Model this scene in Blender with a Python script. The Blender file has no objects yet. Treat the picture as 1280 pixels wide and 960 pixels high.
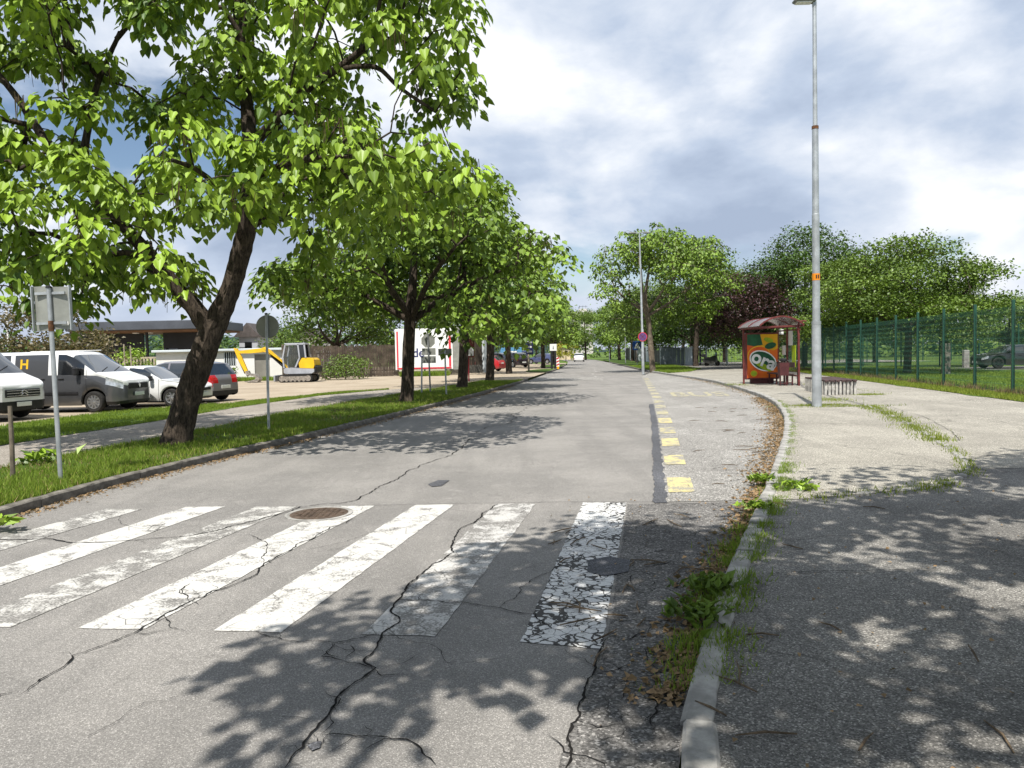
import bpy, math, random
import numpy as np
from mathutils import Vector, Matrix, Euler
random.seed(7); RNG = np.random.default_rng(11)
PI = math.pi
sc = bpy.context.scene
COL = sc.collection

# ------------------------------------------------------------------ camera
FPX, CAMH = 961.0, 1.7
PITCH, ROLL = math.radians(2.32), math.radians(1.2)
cd = bpy.data.cameras.new('camera'); cam = bpy.data.objects.new('camera', cd); COL.objects.link(cam)
cd.sensor_width = 36.0; cd.lens = 36.0 * FPX / 1280.0; cd.clip_start = 0.05; cd.clip_end = 6000
sc.camera = cam
_f = Vector((0, math.cos(PITCH), -math.sin(PITCH))); _r0 = Vector((1, 0, 0)); _u0 = _r0.cross(_f)
_r = math.cos(ROLL) * _r0 - math.sin(ROLL) * _u0; _u = math.cos(ROLL) * _u0 + math.sin(ROLL) * _r0
cam.matrix_world = Matrix(((_r.x, _u.x, -_f.x, 0), (_r.y, _u.y, -_f.y, 0), (_r.z, _u.z, -_f.z, CAMH), (0, 0, 0, 1)))
def ray(x, y): return _f + _r * ((x - 640) / FPX) + _u * ((480 - y) / FPX)
def g(x, y, z=0.0):                      # the ground point seen at a spot of the photograph
    d = ray(x, y); t = (z - CAMH) / d.z; return Vector((d.x * t, d.y * t, z))
def at(x, y, Y):                         # the point seen at a spot of the photograph, Y metres off
    d = ray(x, y); t = Y / d.y; return Vector((d.x * t, Y, CAMH + d.z * t))
def in_view(p, m=1.03):
    q = Vector(p) - Vector((0, 0, CAMH)); w = q.dot(_f)
    if w < 0.05: return False
    return abs(q.dot(_r) / w) < 640 / FPX * m and abs(q.dot(_u) / w) < 480 / FPX * m

# ------------------------------------------------------------------ light
SUN_EL = math.radians(59); SUN_H = Vector((-0.27, -1.0, 0)).normalized()
SUN_DIR = Vector((SUN_H.x * math.cos(SUN_EL), SUN_H.y * math.cos(SUN_EL), math.sin(SUN_EL)))
sl = bpy.data.lights.new('sun', 'SUN'); sl.energy = 5.0; sl.angle = math.radians(0.53); sl.color = (1.0, 0.95, 0.87)
so = bpy.data.objects.new('sun', sl); COL.objects.link(so)
so.rotation_euler = (-SUN_DIR).to_track_quat('-Z', 'Y').to_euler(); so.location = SUN_DIR * 60
sc.view_settings.view_transform = 'Standard'; sc.view_settings.look = 'None'
sc.view_settings.exposure = 0.47; sc.view_settings.gamma = 1.0; sc.view_settings.use_curve_mapping = False

class NT:
    """small helper to write node trees"""
    def __init__(s, tree): s.t = tree; s.n = tree.nodes; s.n.clear()
    def new(s, typ, **kw):
        n = s.n.new(typ)
        for k, v in kw.items():
            if k.startswith('i_'):
                n.inputs[k[2:].replace('_', ' ')].default_value = v
            else: setattr(n, k, v)
        return n
    def link(s, a, b): s.t.links.new(a, b)
    def math(s, op, a, b=None, clamp=False):
        n = s.n.new('ShaderNodeMath'); n.operation = op; n.use_clamp = clamp
        for i, v in enumerate((a, b)):
            if v is None: continue
            if isinstance(v, (int, float)): n.inputs[i].default_value = v
            else: s.link(v, n.inputs[i])
        return n.outputs[0]
    def mix(s, fac, a, b, mode='MIX'):
        n = s.n.new('ShaderNodeMix'); n.data_type = 'RGBA'; n.blend_type = mode
        for sock, v in ((n.inputs[0], fac), (n.inputs[6], a), (n.inputs[7], b)):
            if isinstance(v, (int, float)): sock.default_value = v
            elif isinstance(v, (tuple, list)): sock.default_value = (*v[:3], 1)
            else: s.link(v, sock)
        return n.outputs[2]
    def noise(s, vec, scale, detail=4, rough=0.55, dist=0.0):
        n = s.new('ShaderNodeTexNoise'); n.inputs['Scale'].default_value = scale; n.inputs['Detail'].default_value = detail
        n.inputs['Roughness'].default_value = rough; n.inputs['Distortion'].default_value = dist
        if vec is not None: s.link(vec, n.inputs['Vector'])
        return n.outputs['Fac']
    def voro(s, vec, scale, feature='F1', out='Distance', rand=1.0):
        n = s.new('ShaderNodeTexVoronoi'); n.feature = feature; n.inputs['Scale'].default_value = scale
        n.inputs['Randomness'].default_value = rand
        if vec is not None: s.link(vec, n.inputs['Vector'])
        return n.outputs[out]
    def ramp(s, fac, *stops):
        n = s.new('ShaderNodeValToRGB'); e = n.color_ramp.elements
        while len(e) < len(stops): e.new(0.5)
        for el, (p, c) in zip(e, stops):
            el.position = p; el.color = (*c, 1) if isinstance(c, (tuple, list)) else (c, c, c, 1)
        s.link(fac, n.inputs[0]); return n.outputs[0]
    def step(s, fac, lo, hi):
        n = s.new('ShaderNodeMapRange'); n.interpolation_type = 'SMOOTHSTEP'
        n.inputs[1].default_value = lo; n.inputs[2].default_value = hi
        s.link(fac, n.inputs[0]); return n.outputs[0]

SKY_OFF = (1.3, 7.7, 4.0)
def make_world():
    w = bpy.data.worlds.new('World'); sc.world = w; w.use_nodes = True
    k = NT(w.node_tree)
    out = k.new('ShaderNodeOutputWorld'); bg = k.new('ShaderNodeBackground'); bg.inputs['Strength'].default_value = 0.085
    sky = k.new('ShaderNodeTexSky'); sky.sky_type = 'NISHITA'; sky.sun_disc = False
    sky.sun_elevation = SUN_EL; sky.sun_rotation = math.atan2(SUN_H.x, SUN_H.y)
    sky.air_density = 1.0; sky.dust_density = 0.6; sky.ozone_density = 1.6
    tc = k.new('ShaderNodeTexCoord'); sep = k.new('ShaderNodeSeparateXYZ'); k.link(tc.outputs['Generated'], sep.inputs[0])
    zz = k.math('ADD', k.math('MAXIMUM', sep.outputs[2], 0.0), 0.34)
    cx = k.math('DIVIDE', sep.outputs[0], zz); cy = k.math('DIVIDE', sep.outputs[1], zz)
    cmb = k.new('ShaderNodeCombineXYZ'); k.link(cx, cmb.inputs[0]); k.link(cy, cmb.inputs[1]); cmb.inputs[2].default_value = 3.7
    mp = k.new('ShaderNodeMapping'); k.link(cmb.outputs[0], mp.inputs[0]); mp.inputs['Location'].default_value = (1.35, 0.4, 0.0)
    gm = k.new('ShaderNodeMapping'); k.link(tc.outputs['Generated'], gm.inputs[0]); gm.inputs['Scale'].default_value = (1.0, 1.0, 1.9); gm.inputs['Location'].default_value = SKY_OFF
    v = gm.outputs[0]
    cover = k.step(k.noise(v, 2.3, 8, 0.52, 0.15), 0.385, 0.47)
    body = k.noise(v, 2.9, 10, 0.52, 0.25)
    fine = k.noise(v, 9.0, 8, 0.58, 0.2)
    sh = k.math('ADD', k.math('MULTIPLY', body, 0.80), k.math('MULTIPLY', fine, 0.20))
    ccol = k.ramp(sh, (0.37, (3.6, 4.35, 5.7)), (0.45, (4.8, 5.6, 6.95)), (0.51, (6.3, 6.9, 7.9)), (0.59, (8.7, 8.95, 9.4)))
    low = k.step(sep.outputs[2], -0.02, 0.10)
    sep2 = k.mix(low, (5.6, 6.1, 7.2), ccol)
    cover = k.math('MAXIMUM', cover, k.step(sep.outputs[2], 0.13, 0.03))
    col = k.mix(cover, k.mix(0.0, sky.outputs[0], (0, 0, 0)), sep2)
    k.link(col, bg.inputs['Color']); k.link(bg.outputs[0], out.inputs['Surface'])
make_world()

# ------------------------------------------------------------------ materials
MATS = {}
def base_mat(name):
    m = bpy.data.materials.new(name); m.use_nodes = True; k = NT(m.node_tree)
    out = k.new('ShaderNodeOutputMaterial'); b = k.new('ShaderNodeBsdfPrincipled'); k.link(b.outputs[0], out.inputs['Surface'])
    MATS[name] = m; return m, k, b, out
def pos(k):
    return k.new('ShaderNodeNewGeometry').outputs['Position']
def objc(k):
    return k.new('ShaderNodeTexCoord').outputs['Object']
def bump(k, b, h, strength=0.3, dist=0.01):
    n = k.new('ShaderNodeBump'); n.inputs['Strength'].default_value = strength; n.inputs['Distance'].default_value = dist
    k.link(h, n.inputs['Height']); k.link(n.outputs[0], b.inputs['Normal'])
def pm(name, col, rough=0.6, var=0.18, scale=6.0, metal=0.0, bmp=0.0, bscale=40.0, spec=0.4, coat=0.0, col2=None):
    m, k, b, out = base_mat(name); v = objc(k)
    c2 = col2 or tuple(c * (1 - 2 * var) for c in col)
    n = k.noise(v, scale, 5, 0.6)
    k.link(k.mix(k.step(n, 0.35, 0.68), c2, col), b.inputs['Base Color'])
    b.inputs['Roughness'].default_value = rough; b.inputs['Metallic'].default_value = metal
    b.inputs['Specular IOR Level'].default_value = spec
    if coat: b.inputs['Coat Weight'].default_value = coat; b.inputs['Coat Roughness'].default_value = 0.05
    if bmp: bump(k, b, k.noise(v, bscale, 4), bmp, 0.01)
    return m

def asphalt(name, col, dark, crack=0.0, grain=1.0, speck=0.35, cscale=0.9, cells=130, agg=0.8):
    m, k, b, out = base_mat(name); p = pos(k)
    g1 = k.noise(p, 125, 3, 0.75); g2 = k.voro(p, 70); big = k.noise(p, 0.55, 5, 0.6); mid = k.noise(p, 3.2, 5, 0.65, 0.3)
    c = k.mix(k.step(big, 0.36, 0.66), dark, col)
    st = k.new('ShaderNodeMapping'); st.inputs['Scale'].default_value = (1.1, 0.07, 1); st.inputs['Rotation'].default_value = (0, 0, 0.14); k.link(p, st.inputs[0])
    c = k.mix(k.math('MULTIPLY', k.step(k.noise(st.outputs[0], 1.4, 4, 0.6, 0.4), 0.45, 0.62), 0.40), c, tuple(x * 0.86 for x in dark))
    c = k.mix(k.math('MULTIPLY', k.step(k.noise(p, 1.7, 6, 0.7, 0.8), 0.60, 0.70), 0.45), c, tuple(x * 0.66 for x in dark))
    c = k.mix(k.math('MULTIPLY', k.step(mid, 0.5, 0.75), 0.35), c, tuple(x * 1.22 for x in col))
    c = k.mix(k.math('MULTIPLY', k.step(g1, 0.46, 0.30), 0.62 * grain), c, tuple(x * 0.35 for x in dark))
    c = k.mix(k.math('MULTIPLY', k.step(g1, 0.57, 0.70), speck), c, tuple(min(0.75, x * 2.1) for x in col))
    cell = k.voro(p, cells, 'F1', 'Color'); sc0 = k.new('ShaderNodeSeparateColor'); k.link(cell, sc0.inputs[0])
    c = k.mix(1.0, c, k.ramp(sc0.outputs[0], (0.0, 1 - 0.62 * agg), (0.55, 1 - 0.12 * agg), (0.86, 1 + 0.25 * agg), (1.0, 1 + 1.5 * agg)), 'MULTIPLY')
    if crack:
        wv = k.new('ShaderNodeVectorMath'); wv.operation = 'ADD'; k.link(p, wv.inputs[0])
        nn = k.new('ShaderNodeTexNoise'); nn.inputs['Scale'].default_value = 2.2; nn.inputs['Detail'].default_value = 6; k.link(p, nn.inputs['Vector'])
        sc_ = k.new('ShaderNodeVectorMath'); sc_.operation = 'SCALE'; sc_.inputs['Scale'].default_value = 0.7; k.link(nn.outputs['Color'], sc_.inputs[0])
        k.link(sc_.outputs[0], wv.inputs[1])
        d = k.voro(wv.outputs[0], cscale, 'DISTANCE_TO_EDGE')
        msk = k.math('MULTIPLY', k.step(d, 0.012, 0.004), k.step(k.noise(p, 0.8, 3), 0.44, 0.56))
        c = k.mix(k.math('MULTIPLY', msk, crack), c, (0.018, 0.017, 0.016))
    k.link(c, b.inputs['Base Color']); b.inputs['Roughness'].default_value = 0.88; b.inputs['Specular IOR Level'].default_value = 0.25
    bump(k, b, k.math('ADD', g1, k.math('MULTIPLY', g2, 0.7)), 0.5, 0.006)
    return m

def paint(name, col, wear, craze=0.0, under=(0.235, 0.225, 0.21)):
    m, k, b, out = base_mat(name); p = pos(k)
    n1 = k.noise(p, 4.0, 8, 0.72, 0.4); n2 = k.noise(p, 60, 3, 0.7)
    a = k.math('ADD', k.math('MULTIPLY', n1, 0.7), k.math('MULTIPLY', n2, 0.3))
    msk = k.step(a, wear - 0.05, wear + 0.05)
    c = k.mix(k.step(n2, 0.35, 0.6), tuple(x * 0.86 for x in col), col)
    und = k.mix(k.step(n2, 0.38, 0.6), tuple(x * 0.6 for x in under), under)
    c = k.mix(msk, und, c)
    if craze:
        nn = k.new('ShaderNodeTexNoise'); nn.inputs['Scale'].default_value = 7; nn.inputs['Detail'].default_value = 4; k.link(p, nn.inputs['Vector'])
        ad = k.new('ShaderNodeVectorMath'); ad.operation = 'MULTIPLY_ADD'; ad.inputs[1].default_value = (0.16, 0.16, 0.16)
        k.link(nn.outputs['Color'], ad.inputs[0]); k.link(p, ad.inputs[2])
        d = k.voro(ad.outputs[0], 12.5, 'DISTANCE_TO_EDGE')
        wide = k.math('MAXIMUM', k.math('MULTIPLY', k.math('SUBTRACT', k.noise(p, 1.9, 6, 0.65), 0.40), 0.75), 0.022)
        crk = k.math('LESS_THAN', d, wide)
        c = k.mix(k.math('MULTIPLY', crk, craze), c, (0.03, 0.028, 0.026))
    else:
        d = k.voro(p, 4.5, 'DISTANCE_TO_EDGE')
        crk = k.math('MULTIPLY', k.step(d, 0.022, 0.008), k.step(k.noise(p, 2.1, 3), 0.46, 0.6))
        c = k.mix(k.math('MULTIPLY', crk, 0.75), c, (0.07, 0.066, 0.062))
    k.link(c, b.inputs['Base Color']); b.inputs['Roughness'].default_value = 0.75
    bump(k, b, n2, 0.3, 0.004)
    return m

def leafmat(name, col, col2, trans=0.35, rough=0.45, spec=0.35):
    m, k, b, out = base_mat(name)
    a = k.new('ShaderNodeAttribute'); a.attribute_name = 'rnd'
    c = k.ramp(a.outputs['Fac'], (0.0, col2), (0.55, col), (1.0, tuple(min(1, x * 1.3) for x in col)))
    k.link(c, b.inputs['Base Color']); b.inputs['Roughness'].default_value = rough; b.inputs['Specular IOR Level'].default_value = spec
    tr = k.new('ShaderNodeBsdfTranslucent'); mx = k.new('ShaderNodeMixShader'); mx.inputs[0].default_value = trans
    k.link(k.mix(0.5, c, (0.42, 0.62, 0.05), 'MULTIPLY') if False else k.mix(0.35, c, (0.30, 0.42, 0.02)), tr.inputs['Color'])
    k.link(b.outputs[0], mx.inputs[1]); k.link(tr.outputs[0], mx.inputs[2]); k.link(mx.outputs[0], out.inputs['Surface'])
    return m

def barkmat(name, col, col2):
    m, k, b, out = base_mat(name); v = objc(k)
    mp = k.new('ShaderNodeMapping'); mp.inputs['Scale'].default_value = (1, 1, 0.22); k.link(v, mp.inputs[0])
    n = k.noise(mp.outputs[0], 26, 6, 0.7, 0.6); n2 = k.noise(v, 3, 4)
    c = k.mix(k.step(n, 0.38, 0.62), col2, col); c = k.mix(k.math('MULTIPLY', k.step(n2, 0.5, 0.7), 0.5), c, tuple(x * 1.5 for x in col))
    k.link(c, b.inputs['Base Color']); b.inputs['Roughness'].default_value = 0.9; b.inputs['Specular IOR Level'].default_value = 0.2
    bump(k, b, n, 0.9, 0.04); return m

def groundmat(name, stops, scale=0.7, fine=30, bmp=0.5):
    m, k, b, out = base_mat(name); p = pos(k)
    n = k.noise(p, scale, 8, 0.68, 0.4); f = k.noise(p, fine, 4, 0.7)
    c = k.ramp(k.math('ADD', k.math('MULTIPLY', n, 0.65), k.math('MULTIPLY', f, 0.35)), *stops)
    k.link(c, b.inputs['Base Color']); b.inputs['Roughness'].default_value = 0.95; b.inputs['Specular IOR Level'].default_value = 0.15
    bump(k, b, f, bmp, 0.03); return m

def carpaint(name, col, metal=0.0, rough=0.32):
    m, k, b, out = base_mat(name); v = objc(k); n = k.noise(v, 2.5, 5, 0.6); z = k.new('ShaderNodeSeparateXYZ'); k.link(v, z.inputs[0])
    dirt = k.math('MULTIPLY', k.step(k.math('ADD', z.outputs[2], k.math('MULTIPLY', n, 0.5)), 0.85, 0.35), 0.28)
    k.link(k.mix(dirt, col, (0.20, 0.18, 0.15)), b.inputs['Base Color'])
    b.inputs['Roughness'].default_value = rough; b.inputs['Metallic'].default_value = metal
    b.inputs['Coat Weight'].default_value = 0.8; b.inputs['Coat Roughness'].default_value = 0.06; return m

def meshglass(name, tint=(0.02, 0.03, 0.03), alpha=0.25, rough=0.03):
    m, k, b, out = base_mat(name)
    b.inputs['Base Color'].default_value = (*tint, 1); b.inputs['Roughness'].default_value = rough; b.inputs['Specular IOR Level'].default_value = 0.8
    tr = k.new('ShaderNodeBsdfTransparent'); mx = k.new('ShaderNodeMixShader'); mx.inputs[0].default_value = alpha
    n = k.noise(objc(k), 3, 4); k.link(k.math('ADD', k.math('MULTIPLY', n, 0.12), alpha - 0.06), mx.inputs[0])
    k.link(b.outputs[0], mx.inputs[2]); k.link(tr.outputs[0], mx.inputs[1]); k.link(mx.outputs[0], out.inputs['Surface']); return m

asphalt('asphalt', (0.262, 0.250, 0.234), (0.200, 0.192, 0.181), crack=0.16, cscale=0.8, speck=0.25, cells=190, agg=0.55)
asphalt('asphalt_old', (0.20, 0.192, 0.182), (0.10, 0.096, 0.092), crack=0.8, grain=1.3, cscale=2.6, cells=85, agg=1.0)
asphalt('bay', (0.315, 0.305, 0.285), (0.245, 0.236, 0.220), crack=0.4, speck=0.3, cscale=1.5, cells=85, agg=1.0)
asphalt('pavement', (0.345, 0.326, 0.280), (0.265, 0.250, 0.215), crack=0.3, grain=1.2, speck=0.3, cscale=0.35, cells=120, agg=0.85)
asphalt('walk_asphalt', (0.235, 0.226, 0.208), (0.150, 0.144, 0.134), crack=0.3, grain=1.4, speck=0.35, cscale=0.4, cells=125, agg=0.9)
asphalt('path', (0.33, 0.30, 0.26), (0.25, 0.225, 0.195), crack=0.3)
asphalt('tar', (0.115, 0.118, 0.13), (0.08, 0.082, 0.09))
paint('white_paint', (0.55, 0.54, 0.51), 0.455)
paint('white_paint_worn', (0.52, 0.51, 0.48), 0.515)
paint('white_paint_gone', (0.48, 0.47, 0.45), 0.505)
paint('white_paint_crazed', (0.60, 0.60, 0.59), 0.42, craze=1.0)
paint('yellow_paint', (0.58, 0.50, 0.23), 0.485, under=(0.30, 0.29, 0.27))
paint('yellow_paint_worn', (0.52, 0.46, 0.23), 0.52, under=(0.30, 0.29, 0.27))
groundmat('grass_soil', [(0.30, (0.030, 0.050, 0.012)), (0.5, (0.060, 0.105, 0.020)), (0.62, (0.095, 0.145, 0.030)), (0.75, (0.14, 0.14, 0.06))])
groundmat('field_grass', [(0.30, (0.05, 0.085, 0.018)), (0.5, (0.085, 0.14, 0.026)), (0.7, (0.13, 0.17, 0.04))], 0.3, 12)
groundmat('dirt', [(0.30, (0.22, 0.175, 0.125)), (0.5, (0.34, 0.285, 0.215)), (0.7, (0.42, 0.36, 0.28))], 0.35, 18)
groundmat('edge_soil', [(0.30, (0.05, 0.04, 0.028)), (0.5, (0.12, 0.098, 0.065)), (0.7, (0.20, 0.165, 0.11))], 2.5, 40)
groundmat('forest', [(0.30, (0.010, 0.022, 0.020)), (0.5, (0.022, 0.042, 0.036)), (0.7, (0.045, 0.070, 0.055))], 0.03, 0.2)
barkmat('bark', (0.085, 0.066, 0.050), (0.022, 0.017, 0.013))
barkmat('bark_light', (0.20, 0.165, 0.125), (0.09, 0.07, 0.052))
leafmat('leaf_catalpa', (0.222, 0.335, 0.033), (0.055, 0.110, 0.015), 0.13)
leafmat('leaf_catalpa_shaded', (0.152, 0.240, 0.027), (0.040, 0.085, 0.012), 0.12)  # darker copy of the catalpa leaf, the farther crowns' shade put into its colour
leafmat('leaf_small', (0.112, 0.178, 0.023), (0.045, 0.085, 0.013), 0.12)
leafmat('leaf_dark', (0.060, 0.115, 0.020), (0.022, 0.050, 0.011), 0.12)
leafmat('leaf_purple', (0.050, 0.020, 0.024), (0.022, 0.010, 0.013), 0.12)
leafmat('leaf_bronze', (0.13, 0.105, 0.055), (0.06, 0.055, 0.030), 0.2)
leafmat('leaf_yellow', (0.40, 0.36, 0.03), (0.20, 0.22, 0.02), 0.3)
leafmat('grass_blade', (0.185, 0.262, 0.036), (0.085, 0.145, 0.020), 0.35, 0.6, 0.2)
leafmat('weed_blade', (0.20, 0.24, 0.035), (0.10, 0.155, 0.022), 0.3, 0.6, 0.2)
leafmat('dry_litter', (0.27, 0.185, 0.105), (0.12, 0.080, 0.045), 0.1, 0.8, 0.1)
leafmat('dry_weed', (0.17, 0.135, 0.070), (0.075, 0.065, 0.035), 0.1, 0.8, 0.1)
pm('pod', (0.15, 0.105, 0.05), 0.8, 0.25, 20)
pm('twig', (0.16, 0.115, 0.07), 0.9, 0.3, 20)
pm('concrete_light', (0.50, 0.485, 0.45), 0.85, 0.2, 9, bmp=0.35, bscale=60, spec=0.2)
pm('kerb_concrete', (0.40, 0.39, 0.365), 0.85, 0.22, 5, bmp=0.5, bscale=55, spec=0.2)
pm('kerb_dark', (0.22, 0.205, 0.18), 0.9, 0.28, 5, bmp=0.6, bscale=45, spec=0.15)
pm('galvanised', (0.50, 0.53, 0.55), 0.45, 0.16, 3, metal=0.55)
pm('galvanised_dark', (0.26, 0.27, 0.27), 0.5, 0.15, 4, metal=0.4)
pm('sign_back', (0.33, 0.34, 0.31), 0.5, 0.13, 3, metal=0.35)
pm('rust', (0.17, 0.075, 0.03), 0.85, 0.3, 20)
pm('white_plastic', (0.78, 0.78, 0.77), 0.4, 0.05, 2)
pm('black_plastic', (0.018, 0.018, 0.020), 0.5, 0.2, 6)
pm('rubber', (0.022, 0.021, 0.020), 0.85, 0.25, 12)
pm('silver', (0.58, 0.59, 0.60), 0.28, 0.06, 5, metal=0.85)
pm('chrome', (0.75, 0.75, 0.76), 0.12, 0.04, 5, metal=1.0)
pm('plate_white', (0.72, 0.74, 0.70), 0.5, 0.05, 20)
pm('plate_green', (0.06, 0.22, 0.08), 0.5, 0.05, 20)
pm('maroon', (0.17, 0.038, 0.034), 0.45, 0.2, 4)
pm('maroon_dark', (0.085, 0.022, 0.024), 0.55, 0.2, 4)
pm('old_wood', (0.20, 0.165, 0.125), 0.85, 0.28, 5, bmp=0.4)
pm('dark_wood', (0.085, 0.050, 0.048), 0.75, 0.25, 6, bmp=0.3)
pm('fence_plank', (0.115, 0.088, 0.066), 0.9, 0.3, 1.6, bmp=0.4)
pm('soffit', (0.20, 0.105, 0.05), 0.7, 0.15, 1)
pm('pale_wood', (0.42, 0.36, 0.27), 0.85, 0.2, 3)
pm('dark_cladding', (0.020, 0.022, 0.027), 0.6, 0.15, 1)
pm('roof_metal', (0.085, 0.095, 0.115), 0.45, 0.12, 0.6, metal=0.2)
pm('white_wall', (0.74, 0.73, 0.70), 0.8, 0.06, 0.6)
pm('cream_wall', (0.62, 0.52, 0.36), 0.85, 0.08, 0.5)
pm('block_wall', (0.55, 0.52, 0.50), 0.85, 0.06, 0.1)
pm('grey_wall', (0.42, 0.44, 0.48), 0.85, 0.06, 0.5)
pm('tile_roof', (0.10, 0.085, 0.08), 0.8, 0.2, 2)
pm('grey_door', (0.24, 0.23, 0.20), 0.6, 0.12, 1)
pm('fence_green', (0.020, 0.075, 0.052), 0.4, 0.12, 2)
pm('fence_wire', (0.022, 0.085, 0.060), 0.45, 0.1, 2)
pm('fence_grey', (0.20, 0.235, 0.255), 0.5, 0.12, 1, metal=0.2)
pm('pale_panel', (0.55, 0.60, 0.63), 0.55, 0.08, 1)
pm('excavator_yellow', (0.78, 0.47, 0.012), 0.38, 0.08, 2, coat=0.4)
pm('excavator_grey', (0.36, 0.38, 0.42), 0.45, 0.1, 3)
pm('steel_worn', (0.42, 0.38, 0.33), 0.45, 0.25, 8, metal=0.5)
pm('sign_blue', (0.012, 0.06, 0.25), 0.35, 0.05, 3)
pm('sign_red', (0.52, 0.02, 0.025), 0.35, 0.05, 3)
pm('sign_purple', (0.12, 0.06, 0.19), 0.4, 0.08, 6)
pm('sign_white', (0.75, 0.75, 0.74), 0.4, 0.04, 3)
pm('print_white', (0.78, 0.80, 0.78), 0.35, 0.04, 3)
pm('print_orange', (0.72, 0.16, 0.012), 0.35, 0.1, 1.2, col2=(0.62, 0.085, 0.012))
pm('print_yellow', (0.78, 0.42, 0.012), 0.35, 0.08, 2)
pm('print_green', (0.015, 0.11, 0.045), 0.35, 0.2, 5)
pm('print_lime', (0.36, 0.50, 0.02), 0.35, 0.15, 5)
pm('print_navy', (0.03, 0.035, 0.14), 0.5, 0.05, 2)
pm('print_red', (0.60, 0.035, 0.055), 0.5, 0.05, 2)
pm('print_blue', (0.10, 0.28, 0.48), 0.5, 0.08, 2)
pm('orange_sticker', (0.72, 0.25, 0.012), 0.5, 0.05, 3)
pm('head_lens', (0.62, 0.66, 0.70), 0.12, 0.2, 9, metal=0.4, coat=1.0)
pm('tail_lens', (0.50, 0.012, 0.015), 0.15, 0.12, 9, coat=1.0)
pm('iron', (0.16, 0.115, 0.085), 0.65, 0.25, 14, metal=0.4, bmp=0.4)
pm('car_glass', (0.020, 0.026, 0.030), 0.03, 0.15, 1.5, spec=1.0, coat=1.0)
pm('dark_glass', (0.012, 0.013, 0.014), 0.08, 0.15, 1.5, spec=0.7, coat=0.6)
pm('crack', (0.020, 0.019, 0.018), 0.95, 0.2, 20, spec=0.1)
carpaint('paint_white', (0.72, 0.73, 0.73)); carpaint('paint_silver', (0.36, 0.36, 0.37), 0.6); carpaint('paint_graphite', (0.058, 0.060, 0.065), 0.2)
carpaint('paint_warmgrey', (0.27, 0.255, 0.27), 0.6); carpaint('paint_red', (0.42, 0.018, 0.025)); carpaint('paint_black', (0.012, 0.013, 0.015))
carpaint('paint_plum', (0.035, 0.022, 0.032), 0.2); carpaint('paint_blue', (0.045, 0.06, 0.14))
meshglass('shelter_glass', (0.05, 0.07, 0.065), 0.22); meshglass('roof_acrylic', (0.20, 0.17, 0.19), 0.72, 0.2)
# ------------------------------------------------------------------ mesh helpers
def raw_mesh(name, V, faces=None, loops=None, starts=None, smooth=False, rnd=None):
    me = bpy.data.meshes.new(name)
    V = np.asarray(V, dtype=np.float32).reshape(-1, 3)
    if loops is None:
        starts = np.cumsum([0] + [len(f) for f in faces[:-1]]) if len(faces) else np.zeros(0, int)
        loops = np.fromiter((i for f in faces for i in f), dtype=np.int32)
    me.vertices.add(len(V)); me.vertices.foreach_set('co', V.ravel())
    me.loops.add(len(loops)); me.loops.foreach_set('vertex_index', np.asarray(loops, dtype=np.int32))
    me.polygons.add(len(starts)); me.polygons.foreach_set('loop_start', np.asarray(starts, dtype=np.int32))
    me.update(calc_edges=True)
    me.polygons.foreach_set('use_smooth', np.full(len(starts), bool(smooth)))
    if rnd is not None:
        a = me.attributes.new('rnd', 'FLOAT', 'POINT'); a.data.foreach_set('value', np.asarray(rnd, dtype=np.float32))
    return me
def link(name, me, mat=None, parent=None, loc=None, rz=None):
    o = bpy.data.objects.new(name, me); COL.objects.link(o)
    if mat and me is not None and not me.materials: me.materials.append(MATS[mat])
    if parent: o.parent = parent
    if loc is not None: o.location = loc
    if rz is not None: o.rotation_euler = (0, 0, rz)
    return o
def tag(o, label=None, cat=None, group=None, kind=None):
    if label: o['label'] = label
    if cat: o['category'] = cat
    if group: o['group'] = group
    if kind: o['kind'] = kind
    return o
def thing(name, label, cat, loc=(0, 0, 0), rz=0.0, group=None):
    o = link(name, None, loc=loc, rz=rz); o.empty_display_size = 0.3
    return tag(o, label, cat, group)
def copy_tree(o, parent=None):
    c = o.copy(); COL.objects.link(c); c.parent = parent
    for ch in o.children: copy_tree(ch, c)
    return c

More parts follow.
